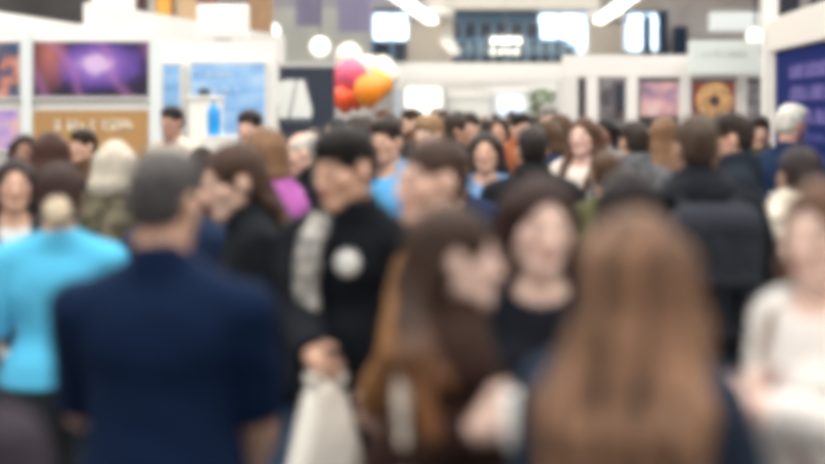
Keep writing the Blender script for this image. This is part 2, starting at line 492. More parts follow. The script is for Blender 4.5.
            for sd in (1, -1):
                a = hd((sd * .066, -.012, .035)); b = hd((sd * .085, -.020, -.09))
                hp += [(cone(a, b, .032, .032), .025)]
                if style == 'bob': hp += [(cone(b, b + V(sd * .006, .004, -.055), .032, .024), .03)]
                elif style == 'longfront':
                    fy = chest * .70 + ek + .050
                    m_ = up((sd * .098, .060, 1.455)); m2 = up((sd * .098, fy - .02, 1.36)); c = up((sd * .085, fy + .015, zend))
                    hp += [(cone(b, m_, .032, .028), .03), (cone(m_, m2, .028, .026), .03), (cone(m2, c, .026, .014), .03)]
                else:
                    m_ = up((sd * .120 * bw, by * .75, 1.40)); c = up((sd * .128 * (.92 if bw > 1 else 1), by * .82, zend + .03))
                    hp += [(cone(b, m_, .032, .032), .03)] + ([(cone(m_, c, .032, .020), .03)] if zend < 1.36 else [])
        elif style == 'side':        # drawn back from the face, falling over the right shoulder
            b = hd((0, -.095, -.06)); m_ = up((.06, -.105, 1.49)); c = up((.150, -.120, 1.43)); d_ = up((.195, -.095, zend))
            hp += [(cone(hd((0, -.07, .0)), b, .05, .044), .03), (cone(b, m_, .042, .042), .03), (cone(m_, c, .042, .036), .03), (cone(c, d_, .038, .022), .03),
                   (cone(up((.10, -.09, 1.48)), up((.19, -.05, 1.38)), .030, .020), .03),
                   (cone(hd((.06, -.03, -.02)), hd((.05, -.075, -.10)), .028, .035), .03), (cone(hd((-.06, -.03, -.02)), hd((-.05, -.075, -.10)), .028, .035), .03)]
        elif style == 'tied':
            b = hd((0, -.10, -.06)); c = up((0, by - .0, 1.40)); d_ = up((.02, by - .008, zend))
            hp += [(cone(hd((0, -.07, .0)), b, .05, .044), .03), (cone(b, c, .042, .044), .02), (cone(c, d_, .046, .030), .03),
                   (cone(up((.05, by * .95, 1.42)), up((.07, by * .97, zend + .05)), .034, .022), .03), (cone(up((-.05, by * .95, 1.42)), up((-.06, by * .97, zend + .03)), .034, .022), .03),
                   (cone(hd((.06, -.03, -.02)), hd((.05, -.075, -.10)), .028, .035), .03), (cone(hd((-.06, -.03, -.02)), hd((-.05, -.075, -.10)), .028, .035), .03)]
        elif style == 'bun':
            hp += [(cone(hd((0, -.085, -.03)), hd((0, -.112, -.05)), .045, .046), .02)]
        elif style == 'topbun':
            hp += [(ell(hd((0, -.06, .125)), (.042, .042, .036), RH), .012)]
    Hs = Sdf(hp, hh)
    if style in ('short', 'crew', 'fringe', 'balding'):
        Hs.cut(ell(hd((0, .105, -.050)), (.072, .082, .098 if style != 'fringe' else .088), RH), 0, .012)
        if style == 'balding': Hs.cut(ell(hd((0, .03, .11)), (.058, .085, .045), RH), 0, .01)
        for sd in (1, -1): Hs.cut(ell(hd((sd * .088, -.002, -.016)), (.030, .030, .040), RH), 0, .012)
        Hs.ripple(.0022, 4.0, 1.0)
    else:
        Hs.cut(ell(hd((0, .105, -.058)), (.066, .098, .132), RH), 0, .012)
        if style in ('tied', 'bun', 'topbun', 'side'):
            for sd in (1, -1): Hs.cut(ell(hd((sd * .092, .004, -.014)), (.028, .030, .040), RH), 0, .012)
        Hs.strands(hd((0, -.03, 0)), .0028 if hh < .01 else .001, 34)
    hm = hair_mat(hcol, hairtip, (.5 if hh < .01 else .25) if not strand else .85, strand=strand)
    ho = link('hair', Hs.mesh('hair'), hm, root)
    # ---- upper clothing
    kind, ucol = upper[0], upper[1]
    um = ucol if not isinstance(ucol, tuple) else fabric(ucol)
    gh = max(h, .008)
    def garment(kind, mat, nm, openw=0.0):
        e = {'tshirt': .011, 'shirt': .012, 'sweater': .017, 'jacket': .026, 'coat': .030, 'puffer': .042, 'suit': .020}[kind]
        hem = {'tshirt': .88, 'shirt': .88, 'sweater': .86, 'jacket': .82, 'coat': .56, 'puffer': .80, 'suit': .78}[kind]
        hem = hemz or hem
        gp = list(torso)
        gp += [(cone((0, 0, .99), (0, 0, hem), hip + .050, hip + (.075 if hem < .7 else .056), .78, cap=True), .03)]
        if collar == 'turtle' and nm != 'shirt': gp += [(cone(up((0, -.02, 1.44)), hd((0, -.022, -.075)), nr + .004, nr + .002), .02)]
        if kind in ('jacket', 'coat', 'puffer') and collar != 'turtle': gp += [(cone(up((0, -.022, 1.455)), up((0, -.018, 1.505)), nr + .018, nr + .014), .02)]
        if collar == 'hood' and nm != 'shirt': gp += [(ell(up((0, -.095, 1.455)), (.115, .050, .060)), .03), (cone(up((-.075, -.02, 1.475)), up((.0, -.09, 1.475)), .035), .03), (cone(up((.075, -.02, 1.475)), up((.0, -.09, 1.475)), .035), .03)]
        if collar == 'fur' and nm != 'shirt': gp += [(cone(up((-.085, .0, 1.475)), up((0, -.075, 1.50)), .045), .02), (cone(up((.085, .0, 1.475)), up((0, -.075, 1.50)), .045), .02), (cone(up((.085, 0, 1.475)), up((.03, .085, 1.44)), .040), .02), (cone(up((-.085, 0, 1.475)), up((-.03, .085, 1.44)), .040), .02)]
        if kind in ('tshirt', 'shirt') and collar == 'polo': gp += [(cone(up((0, -.02, 1.45)), up((0, -.02, 1.495)), nr + .008, nr + .006), .015)]
        nb = len(gp)
        for (S, E, W, f, n) in wr:
            if kind == 'tshirt': gp += [(cone(S, S + (E - S) * .93, r + .010, r + .004, cap=True), .02)]
            else: gp += [(cone(S, E, r + .006, r - .006), .02), (cone(E, W - f * .004, r - .006, .031 if fem else .034, cap=True), .012)]
        G = Sdf(gp, gh, e, mid=(nb, ((0, 0, hem), (0, 0, -1))))
        G.ripple(.0035 if kind in ('tshirt', 'shirt', 'sweater', 'suit') else .006, .8, px * .37)
        if kind == 'puffer':
            sl, (x, y, z) = G.sub(G.lo, G.lo + G.h * np.array(G.d.shape)); G.d += (.008 * np.cos(z * 2 * PI / .085)).astype(np.float32)
        
        if collar != 'turtle' or nm == 'shirt':
            G.cut(cone(up((0, -.012, 1.455)), hd((0, -.012, -.05)), nr + .010, nr + .016), 0, .004)
            if kind in ('tshirt', 'sweater') : G.cut(ell(up((0, .03, 1.475)), (.075, .075, .045)), 0, .006)
        if openw:
            G.cut(cone(up((0, .15, 1.46)), (0, .18, .75), openw * .8, openw), 0, .01)
        return link(nm, G.mesh(nm), mat, root)
    gname = {'tshirt': 'tshirt', 'shirt': 'shirt', 'sweater': 'sweater', 'jacket': 'jacket', 'coat': 'coat', 'puffer': 'puffer_jacket', 'suit': 'suit_jacket'}[kind]
    if inner:
        garment('shirt', inner if not isinstance(inner, tuple) else fabric(inner), 'shirt')
    go = garment(kind, um, gname, .075 if inner else 0.0)
    # ---- trousers and shoes
    tp = [(cone((-.07, 0, .945), (.07, 0, .945), hip + .004, q=.85), .03), (cone((0, 0, .96), (0, 0, 1.03), hip + .045, waist + .02, .75), .03)]
    for sd in (1, -1):
        dy = stride * sd
        Hp = np.array((sd * .088, 0, .92)); A = np.array((sd * .105, dy - .02, .085)); Kn = (Hp + A) / 2 + np.array((0, .03, .01))
        tp += [(cone(Hp, Kn, .094, .072), .03), (cone(Kn, A + V(0, 0, -.03), .072, .060, cap=True), .02), (ell(Kn * .6 + A * .4 + V(0, -.022, 0), (.056, .062, .12)), .03)]
    T = Sdf(tp, max(h, .009), .009); T.ripple(.004, .9, 2 + px)
    T.plane((0, 0, 1.03), (0, 0, 1))
    link('trousers', T.mesh('trousers'), lower if not isinstance(lower, tuple) else fabric(lower), root)
    for A, fp in feet:
        Q = Sdf([(cone(A + V(0, -.035, -.045), A + V(0, .125, -.052), .040, .036), .02), (cone(A + V(0, -.01, -.02), A + V(0, .04, -.04), .044, .04), .02), (cone(A, A + V(0, 0, .015), .040, .040), .01)], max(h, .009), .004)
        Q.plane((0, 0, .001), (0, 0, -1)); Q.plane(A + V(0, 0, .012), (0, 0, 1))
        link('shoe', Q.mesh('shoe'), plain('shoe_leather', shoe, .5), root)
    info = dict(root=root, hd=hd, up=up, wr=wr, s=s, garment=go, hair=ho, inv=inv, RH=RH)
    if emblem:
        (ex, ez, er, ecol, ey) = emblem
        E_ = Sdf([(ell(up((ex, ey, ez)), (er, .012, er)), .0)], .004)
        link('emblem', E_.mesh('emblem'), plain('printed_emblem', ecol, .6), go)
    return info

# ================================================================== THE HALL
def panel(name, p0, p1, Z, mat, depth=.06, parent=None, bev=.004):
    """board facing the aisle: opposite corners by their place in the photo at distance Z; depth goes away from us"""
    a, b = at(*p0, Z), at(*p1, Z)
    m = MB(); m.box((min(a.x, b.x), Z, min(a.z, b.z)), (max(a.x, b.x), Z + depth, max(a.z, b.z)), bev=bev)
    return m.build(name, mat, parent)

WHITE = plain('white_panel', (.80, .79, .76), .55)
COOLW = plain('cool_white_panel', (.72, .77, .78), .5)
CREAM = plain('cream_panel', (.78, .74, .66), .6)
GREYB = plain('grey_plaster', (.42, .41, .38), .8, var=.12, scale=2)
DARKG = plain('dark_grey_panel', (.085, .08, .08), .6)
NAVYP = plain('navy_panel', (.012, .022, .045), .5)
STEEL = plain('brushed_steel', (.55, .56, .57), .35, .8)
BLACK = plain('black_plastic', (.015, .015, .018), .45)
GLASSD = plain('dark_glass', (.012, .022, .045), .12)
BLUEM = plain('blue_grey_paint', (.16, .27, .40), .5)
TAN = plain('tan_wood', (.36, .22, .12), .6, var=.2, scale=6)

fl = struct(MB().box((-16, -9, -.1), (16, 49, 0)).build('floor', plain('floor_carpet', (.16, .16, .17), .9, bump=.3, scale=300, var=.2)))
ce = struct(MB().box((-16, -9, 7.2), (16, 49, 7.4)).build('ceiling', plain('ceiling_paint', (.62, .61, .58), .8)))
struct(MB().box((-16.2, -9, 0), (-16, 49, 7.2)).build('wall_left', GREYB))
struct(MB().box((16, -9, 0), (16.2, 49, 7.2)).build('wall_right', GREYB))
struct(MB().box((-16, -9.2, 0), (16, -9, 7.2)).build('wall_front', plain('pale_wall', (.6, .6, .58), .8)))

# back wall: pieces round the window openings above the gallery
ZB = 47.0
m = MB()
def bw(x0, y0, x1, y1):
    a, b = at(x0, y0, ZB), at(x1, y1, ZB)
    m.box((a.x, ZB, max(0, b.z)), (b.x, ZB + .25, min(7.2, a.z)), bev=0)
bw(-98, -60, 372, 200); bw(372, -60, 666, 12); bw(372, 52, 666, 200); bw(412, 12, 536, 52); bw(602, 12, 608, 52); bw(666, -60, 920, 200)
struct(m.build('wall_back', GREYB))
def window(n, x0, y0, x1, y1, nm):
    a, b = at(x0, y0, ZB), at(x1, y1, ZB)
    fr = MB(); t = .07
    fr.box((a.x, ZB - .02, a.z - t), (b.x, ZB + .1, a.z)); fr.box((a.x, ZB - .02, b.z), (b.x, ZB + .1, b.z + t))
    for i in range(nm + 1):
        x = a.x + (b.x - a.x - t) * i / nm; fr.box((x, ZB - .02, b.z), (x + t, ZB + .1, a.z))
    w = struct(fr.build(f'window_{n}', plain('window_paint', (.45, .55, .65), .5)))
    g, nt, bs = _nt('window_glass')
    tr = nt.nodes.new('ShaderNodeBsdfTransparent'); gl = nt.nodes.new('ShaderNodeBsdfGlossy'); mx = nt.nodes.new('ShaderNodeMixShader')
    tr.inputs[0].default_value = (.93, .97, 1, 1); gl.inputs['Roughness'].default_value = .05; mx.inputs[0].default_value = .08
    nt.links.new(tr.outputs[0], mx.inputs[1]); nt.links.new(gl.outputs[0], mx.inputs[2]); nt.links.new(mx.outputs[0], nt.nodes['Material Output'].inputs[0])
    MB().box((a.x, ZB + .03, b.z), (b.x, ZB + .05, a.z)).build('pane', g, w)
window(1, 372, 12, 412, 42, 2); window(2, 536, 12, 602, 50, 3); window(3, 608, 12, 666, 52, 3)

# cream bulkhead and blue beam over the gallery
struct(panel('trim_1', (425, -45), (600, 9), 45.6, CREAM, .5))
struct(panel('trim_2', (430, 10.5), (540, 22), 46.2, BLUEM, .3))
struct(panel('trim_3', (600, -40), (772, 10), 45.8, plain('brown_grey_panel', (.33, .29, .27), .7), .3))
struct(panel('trim_4', (255, -45), (425, 8), 45.8, plain('grey_violet_panel', (.33, .32, .36), .7), .3))

# gallery: white parapet, dark glazing behind a railing
struct(panel('trim_5', (385, 63), (575, 86), 41.6, plain('parapet', (.82, .81, .78), .6), .5))
for i, (x0, x1, y0, y1) in enumerate(((447, 540, 23, 62), (372, 412, 40, 64), (540, 566, 40, 62))):
    g = tag(empty('gallery_window', at((x0 + x1) / 2, y1, 46.0)), ('wide dark window strip behind the gallery railing', 'dark square window behind the ribbed column near the balloons', 'narrow dark window under the bright middle window')[i], 'window', 'dark gallery windows')
    o = g.matrix_basis.inverted()
    a, b = at(x0, y0, 46.0), at(x1, y1, 46.0)
    MB().box((a.x, 46, b.z), (b.x, 46.06, a.z), o).build('pane', GLASSD, g)
    f = MB(); n = max(2, int((x1 - x0) / 14))
    for k in range(n + 1):
        x = a.x + (b.x - a.x) * k / n; f.box((x - .04, 45.95, b.z), (x + .04, 46.0, a.z), o)
    f.build('window_frame', BLUEM, g)
rl = tag(empty('railing', at(490, 62, 44.2)), 'pale blue steel railing along the white gallery edge', 'railing')
o = rl.matrix_basis.inverted()
a, b = at(445, 40, 44.2), at(575, 62, 44.2)
MB().tube([o @ Vector((a.x, 44.2, a.z)), o @ Vector((b.x, 44.2, a.z))], .05).build('handrail', BLUEM, rl)
for k in range(12):
    x = a.x + (b.x - a.x) * k / 11
    MB().tube([o @ Vector((x, 44.2, b.z)), o @ Vector((x, 44.2, a.z))], .035).build('baluster', plain('railing_paint', (.30, .42, .50), .5), rl)
MB().box((a.x, 44.19, (a.z + b.z) / 2 - .16), (b.x, 44.21, (a.z + b.z) / 2 + .2), o).build('infill_panel', plain('railing_panel', (.10, .15, .20), .5), rl)

# ribbed columns
for lab, x0, x1, y0 in (('ribbed grey beige column beside the pale railing', 408, 452, 20), ('ribbed grey beige column between the two bright windows', 587, 624, 22)):
    Zc = 43.0; c = at((x0 + x1) / 2, 0, Zc); R = (x1 - x0) / 2 * Zc / F
    n = 72; prof = [R * (1 + (.05 if k % 3 else -.06)) for k in range(n)]
    mm = MB(); vs = []; zt = at(0, y0, Zc).z
    for z in (0, zt):
        for k in range(n): vs.append((prof[k] * math.cos(2 * PI * k / n), prof[k] * math.sin(2 * PI * k / n), z))
    fs = [(k, (k + 1) % n, n + (k + 1) % n, n + k) for k in range(n)] + [tuple(range(n, 2 * n))]
    mm.add(vs, fs)
    r = tag(empty('column', (c.x, Zc, 0)), lab, 'column', 'ribbed columns under the gallery roof')
    mm.build('shaft', plain('ribbed_cladding', (.40, .36, .31), .7), r)
    MB().lathe([(R * 1.12, zt), (R * 1.12, zt + .25), (R * .9, zt + .3)], n=36).build('capital', plain('capital_paint', (.5, .48, .45), .6), r)

# hanging strip lights
def strip_light(lab, p0, p1, z, g_=9, ex=.25):
    Z0 = (EYE - z) * F / (p0[1] - HY); Z1 = (EYE - z) * F / (p1[1] - HY)
    A, B_ = at(p0[0], p0[1], Z0), at(p1[0], p1[1], Z1)
    A = A + (A - B_) * ex
    c = (A + B_) / 2; d = (B_ - A); L = d.length; yaw = math.atan2(-d.x, d.y)
    r = tag(empty('pendant_strip_light', c, yaw), lab, 'lamp', 'hanging strip lights')
    MB().box((-.13, -L / 2, .04), (.13, L / 2, .14), bev=.01).build('housing', plain('lamp_housing', (.7, .7, .68), .4), r)
    MB().box((-.115, -L / 2 + .02, 0), (.115, L / 2 - .02, .04), bev=.01).build('diffuser', glow('strip_glow', (1, .95, .86), g_), r)
    for y in (-L * .35, L * .35): MB().tube([(0, y, .14), (0, y, 7.19 - z)], .012, 6).build('cable', STEEL, r)
strip_light('glowing strip light hanging over the aisle above the ribbed column by the railing', (401, 0), (432, 22), 4.05)
strip_light('glowing strip light hanging beside the bright windows', (629, 0), (599, 22), 4.05)
strip_light('short dimmer strip light hanging low in front of the gallery glazing', (446, 43), (455, 55), 3.2, .55, 0)

# chandelier bulbs over the gallery
ch = tag(empty('chandelier', at(506, 36, 43.5)), 'chandelier with two rows of glowing bulbs before the dark gallery window', 'lamp')
o = ch.matrix_basis.inverted()
MB().tube([(-.55, 0, .0), (.55, 0, 0)], .02, 8).tube([(-.5, 0, -.40), (.5, 0, -.40)], .02, 8).tube([(-.55, 0, 0), (-.5, 0, -.4)], .012, 6).tube([(.55, 0, 0), (.5, 0, -.4)], .012, 6).tube([(0, 0, 0), (0, 0, 3.2)], .012, 6).build('bulb_frame', STEEL, ch)
for row, (y, st) in enumerate(((41, 15), (52, 5))):
    for k in range(4):
        p = o @ at(494 + k * 8 - row * 1.5, y, 43.5)
        MB().lathe([(0, -.045), (.03, -.037), (.045, 0), (.034, .035), (.014, .055), (.014, .07)], p, 14).build('bulb', glow('bulb_glow', (1, .90, .72), st), ch)

# globe lamps
for lab, x, y, Z, r_ in (('white globe lamp hanging at the end of the white booth fascia', 271, 32, 26, .16), ('white globe lamp hanging above the navy banner', 320, 47, 26, .17), ('white globe lamp hanging by the tall white post', 755, 37, 18, .10)):
    c = at(x, y, Z)
    g = tag(empty('globe_lamp', c), lab, 'lamp', 'white globe lamps')
    MB().lathe([(r_ * math.sin(t * PI / 12), -r_ * math.cos(t * PI / 12)) for t in range(13)], n=24).build('globe', glow('globe_glow', (1, .95, .86), 1.3), g)
    MB().tube([(0, 0, r_), (0, 0, 7.2 - c.z)], .01, 6).build('cord', BLACK, g)

# ------------------------------------------------------------------ posters
def tex_poster(kind):
    m, nt, b = _nt(kind + '_print'); b.inputs['Roughness'].default_value = .45
    tc = nt.nodes.new('ShaderNodeTexCoord'); N = nt.nodes.new; Lk = nt.links.new
    def ramp(stops, fac):
        r = N('ShaderNodeValToRGB'); e = r.color_ramp.elements
        while len(e) < len(stops): e.new(.5)
        for q, (p, c) in zip(e, stops): q.position = p; q.color = (*c, 1)
        Lk(fac, r.inputs['Fac']); return r.outputs['Color']
    if kind == 'galaxy':     # object coords: metres from the poster's centre
        mp = N('ShaderNodeMapping'); mp.inputs['Location'].default_value = (-.16, 0, -.10); mp.inputs['Rotation'].default_value = (0, .5, 0); mp.inputs['Scale'].default_value = (1.6, 0, 2.9)
        n = N('ShaderNodeTexNoise'); n.inputs['Scale'].default_value = 3.2; n.inputs['Detail'].default_value = 5; n.inputs['Distortion'].default_value = 1.4
        Lk(tc.outputs['Object'], mp.inputs['Vector']); Lk(tc.outputs['Object'], n.inputs['Vector'])
        g = N('ShaderNodeTexGradient'); g.gradient_type = 'SPHERICAL'; Lk(mp.outputs[0], g.inputs[0])
        ad = N('ShaderNodeMath'); ad.operation = 'MULTIPLY_ADD'; ad.inputs[1].default_value = .42; Lk(n.outputs['Fac'], ad.inputs[0]); Lk(g.outputs['Fac'], ad.inputs[2])
        c1 = ramp([(.24, (.012, .005, .03)), (.44, (.030, .013, .10)), (.64, (.12, .055, .32)), (.86, (.24, .12, .46)), (1.0, (.62, .45, .72))], ad.outputs[0])
        mp2 = N('ShaderNodeMapping'); mp2.inputs['Location'].default_value = (1.85, 0, -.35); mp2.inputs['Scale'].default_value = (4.2, 0, 2.2); Lk(tc.outputs['Object'], mp2.inputs['Vector'])
        g2 = N('ShaderNodeTexGradient'); g2.gradient_type = 'SPHERICAL'; Lk(mp2.outputs[0], g2.inputs[0])
        mx = N('ShaderNodeMix'); mx.data_type = 'RGBA'; Lk(g2.outputs['Fac'], mx.inputs[0]); Lk(c1, mx.inputs[6]); mx.inputs[7].default_value = (.42, .13, .10, 1)
        w = N('ShaderNodeTexWave'); w.inputs['Scale'].default_value = .8; w.inputs['Distortion'].default_value = 5; mp3 = N('ShaderNodeMapping'); mp3.inputs['Rotation'].default_value = (0, .6, 0); Lk(tc.outputs['Object'], mp3.inputs['Vector']); Lk(mp3.outputs[0], w.inputs['Vector'])
        r2 = N('ShaderNodeMath'); r2.operation = 'POWER'; r2.inputs[1].default_value = 6; Lk(w.outputs['Fac'], r2.inputs[0])
        r3 = N('ShaderNodeMath'); r3.operation = 'MULTIPLY'; r3.inputs[1].default_value = .4; Lk(r2.outputs[0], r3.inputs[0])
        m2 = N('ShaderNodeMix'); m2.data_type = 'RGBA'; Lk(r3.outputs[0], m2.inputs[0]); Lk(mx.outputs[2], m2.inputs[6]); m2.inputs[7].default_value = (.42, .16, .40, 1)
        Lk(m2.outputs[2], b.inputs['Base Color'])
    elif kind == 'sky':
        mp = N('ShaderNodeMapping'); mp.inputs['Scale'].default_value = (1.2, 1, 4.2); Lk(tc.outputs['Object'], mp.inputs['Vector'])
        n = N('ShaderNodeTexNoise'); n.inputs['Scale'].default_value = 1.6; n.inputs['Detail'].default_value = 4; Lk(mp.outputs[0], n.inputs['Vector'])
        Lk(ramp([(.3, (.11, .29, .62)), (.5, (.25, .47, .78)), (.72, (.50, .68, .88))], n.outputs['Fac']), b.inputs['Base Color'])
    elif kind == 'mauve':
        n = N('ShaderNodeTexNoise'); n.inputs['Scale'].default_value = 4; Lk(tc.outputs['Object'], n.inputs['Vector'])
        Lk(ramp([(.3, (.22, .12, .45)), (.5, (.42, .30, .62)), (.7, (.7, .45, .42))], n.outputs['Fac']), b.inputs['Base Color'])
    elif kind == 'dusk':
        n = N('ShaderNodeTexNoise'); n.inputs['Scale'].default_value = 3.4; Lk(tc.outputs['Object'], n.inputs['Vector'])
        Lk(ramp([(.3, (.02, .05, .16)), (.48, (.06, .08, .15)), (.58, (.55, .20, .14)), (.75, (.55, .55, .58))], n.outputs['Fac']), b.inputs['Base Color'])
    elif kind == 'speckle':
        n = N('ShaderNodeTexNoise'); n.inputs['Scale'].default_value = 9; Lk(tc.outputs['Object'], n.inputs['Vector'])
        Lk(ramp([(.35, (.07, .065, .08)), (.62, (.20, .19, .21)), (.8, (.35, .33, .34))], n.outputs['Fac']), b.inputs['Base Color'])
    elif kind == 'blossom':
        n = N('ShaderNodeTexNoise'); n.inputs['Scale'].default_value = 3.6; n.inputs['Detail'].default_value = 3; Lk(tc.outputs['Object'], n.inputs['Vector'])
        Lk(ramp([(.28, (.10, .05, .09)), (.42, (.30, .20, .30)), (.55, (.62, .36, .38)), (.72, (.75, .62, .62))], n.outputs['Fac']), b.inputs['Base Color'])
    return m

def poster(lab, p0, p1, Z, mat, frame=None, name='poster', group=None, cat='poster'):
    a, b = at(*p0, Z), at(*p1, Z); c = (a + b) / 2
    r = tag(empty(name, c), lab, cat, group)
    hx, hz = abs(b.x - a.x) / 2, abs(a.z - b.z) / 2
    MB().box((-hx, 0, -hz), (hx, .03, hz), bev=.003).build('print', mat, r)
    f = MB(); t = .018
    f.box((-hx - t, -.006, hz), (hx + t, .04, hz + t)); f.box((-hx - t, -.006, -hz - t), (hx + t, .04, -hz)); f.box((-hx - t, -.006, -hz), (-hx, .04, hz)); f.box((hx, -.006, -hz), (hx + t, .04, hz))
    f.build('poster_frame', frame or WHITE, r)
    return r, hx, hz

def marks(parent, x0, x1, z0, z1, y, mat, seed, M=None, name='lettering'):
    """a line of lettering too blurred to read: letter-wide strokes"""
    R = random.Random(seed); mm = MB(); x = x0; H = z1 - z0
    while x < x1 - .2 * H:
        w = H * R.uniform(.45, .7)
        if R.random() < .13: x += H * .45; continue
        st = H * .2
        k = R.randrange(5)
        mm.box((x, y - .004, z0), (x + st, y, z1 if k != 1 else z0 + H * .72), M)
        if k in (0, 2, 3): mm.box((x + w - st, y - .004, z0), (x + w, y, z0 + H * R.choice((.72, 1))), M)
        if k in (0, 2, 4): mm.box((x, y - .004, z1 - H * .28 - st * .5), (x + w, y, z1 - H * .28 + st * .5), M)
        if k in (1, 3, 4): mm.box((x, y - .004, z0), (x + w, y, z0 + st), M)
        x += w + H * .18
    return mm.build(name, mat, parent)

ZL = 16.0
tan_m = plain('tan_print', (.42, .235, .085), .5, var=.06, scale=2)
poster('wide purple nebula poster on the white booth wall', (33, 41.5), (149, 97), ZL, tex_poster('galaxy'))
r, hx, hz = poster('tan brown poster with a pale line of lettering under the purple poster', (33, 110), (149, 166), ZL, tan_m)
marks(r, -hx * .62, hx * .74, hz * .28, hz * .66, 0, plain('cream_ink', (.80, .74, .62), .5), 3)
poster('dark poster with an orange streak beside the purple nebula poster, cut by the picture edge', (-60, 42), (20, 97), ZL, tex_poster('dusk'))
poster('mauve poster beside the tan poster, cut by the picture edge', (-60, 110), (20, 150), ZL, tex_poster('mauve'))
struct(panel('wall_partition_left', (-90, 24), (157, 330), ZL + .08, WHITE, .10))
for nm, x0, x1 in (('upright', 21.5, 31), ('upright', 150, 160)):
    u = tag(panel('booth_upright', (x0, 26), (x1, 280), ZL - .05, COOLW, .05), 'white upright strip between the purple poster and the cut-off posters' if x0 < 100 else 'white upright strip between the tan poster and the blue banners', 'post', 'white uprights of the poster wall')
ZL2 = 17.0
struct(panel('wall_partition_back', (157, 42), (276, 340), ZL2 + .08, WHITE, .10))
sky = tex_poster('sky')
poster('narrow pale blue banner beside the tan poster', (163, 64), (180, 150), ZL2, sky, name='banner', cat='banner')
r, hx, hz = poster('wide pale blue banner behind the man in the brown coat', (191, 63), (265, 160), ZL2, sky, name='banner', cat='banner')
for k, (zz, wd) in enumerate(((.72, .55), (.40, .7), (.12, .5))): marks(r, -hx * .7, -hx * .7 + hx * 1.4 * wd, hz * zz, hz * (zz + .10), 0, plain('pale_ink', (.62, .76, .9), .5), 20 + k)

# white fascia running along the aisle over the left booths, and the dark stand behind it
def aisle_board(name, p0, Z0, p1, Z1, h0, mat, th=.1, down=True):
    A, B_ = at(*p0, Z0), at(*p1, Z1); d = Vector((B_.x - A.x, B_.y - A.y, 0)); n = Vector((d.y, -d.x, 0)).normalized() * th
    vs = []; fs = []
    for P in (A, B_):
        for q in (Vector((0, 0, 0)), -n):
            vs += [Vector((P.x, P.y, A.z)) + q, Vector((P.x, P.y, A.z - h0)) + q]
    fs = [(0, 1, 5, 4), (2, 6, 7, 3), (0, 4, 6, 2), (1, 3, 7, 5), (0, 2, 3, 1), (4, 5, 7, 6)]
    mm = MB(); mm.add(vs, fs); return mm.build(name, mat)
struct(aisle_board('trim_6', (-8, 10.7), 16.25, (165, 39), 22.4, 1.0, WHITE))
struct(aisle_board('trim_7', (92, 2.4), 16.6, (285, 36), 24.2, 1.1, WHITE))
struct(panel('wall_partition_white', (91, -30), (134, 40), 19.0, WHITE, .1))
struct(panel('wall_partition_store', (88, 40), (224, 236), 21.3, GREYB, 1.2))
zs = at(0, 40, 21.3).z
tag(panel('display_screen', (-60, -30), (91, 245), 20.0, plain('charcoal_screen', (.040, .037, .037), .85, var=.3, scale=1.5), .1), 'large charcoal display board above the white fascia', 'display board')
def shop_box(lab, x0, x1, y0, c):
    a, b = at(x0, y0, 21.6), at(x1, 40, 21.6)
    r = tag(empty('shop_box', ((a.x + b.x) / 2, 21.6, zs)), lab, 'box', 'boxes stored behind the white fascia'); hx = (b.x - a.x) / 2; hz = a.z - zs
    MB().box((-hx, 0, 0), (hx, .4, hz * .8), bev=.01).build('carton', plain(lab.split()[0] + '_box', c, .5), r)
    MB().box((-hx - .004, -.004, hz * .8), (hx + .004, .404, hz), bev=.006).build('lid', plain(lab.split()[0] + '_lid', tuple(q * .9 for q in c), .5), r)
shop_box('dark brown box showing above the white fascia', 133, 147, -12, (.05, .02, .02))
shop_box('grey box between the dark brown box and the yellow box', 148, 155, -8, (.40, .38, .36))
shop_box('yellow box showing above the white fascia', 156, 170, -10, (.70, .36, .06))
shop_box('beige box showing above the white fascia beside the yellow box', 177, 197, -10, (.50, .34, .20))
shop_box('maroon box partly hidden behind the white cube sign', 198, 216, -14, (.18, .06, .05))
cs = tag(empty('cube_sign', (at(223, 0, 17.13).x, 17.13, at(0, 42, 17.08).z)), 'blank white cube sign above the blue banners', 'sign')
MB().box((-.30, -.04, .04), (.30, .05, .43), bev=.03).build('cube', plain('white_cube', (.84, .83, .80), .5), cs)
MB().box((-.10, -.03, 0), (.10, .04, .04)).build('foot', STEEL, cs)
pw = tag(empty('wood_pillar', (at(259, 0, 24.5).x, 24.5, 0)), 'tan wood clad pillar beside the globe lamp', 'pillar')
MB().box((-.20, 0, 0), (.20, .35, 4.8), bev=.01).build('shaft', TAN, pw); MB().box((-.23, -.03, 0), (.23, .38, .12), bev=.01).build('plinth', TAN, pw)
struct(panel('trim_8', (265, 62), (400, 68), 30, plain('grey_beam', (.50, .50, .46), .6), .3))
struct(panel('wall_partition_grey', (262, 8), (366, 200), 38, plain('pale_grey_wall', (.44, .44, .41), .8, var=.1, scale=1), .2))
for lab, x0, x1, y1 in (('grey violet drape beside the tan pillar', 296, 322, 26), ('grey violet drape above the balloons', 338, 372, 32)):
    Zc = 36; a, b = at(x0, -30, Zc), at(x1, y1, Zc); mm = MB(); N_ = 40; vs = []
    for z in (b.z, a.z):
        for k in range(N_ + 1):
            vs.append((a.x + (b.x - a.x) * k / N_, Zc + .06 * math.sin(k * 1.3), z))
    n1 = N_ + 1
    vs += [(x, y + .03, z) for x, y, z in vs]
    fs = [(k, k + 1, n1 + k + 1, n1 + k) for k in range(N_)] + [(2 * n1 + k + 1, 2 * n1 + k, 3 * n1 + k, 3 * n1 + k + 1) for k in range(N_)]
    mm.add(vs, fs, True)
    tag(mm.build('drape', plain('violet_cloth', (.27, .25, .36), .9)), lab, 'drape', 'grey violet drapes')

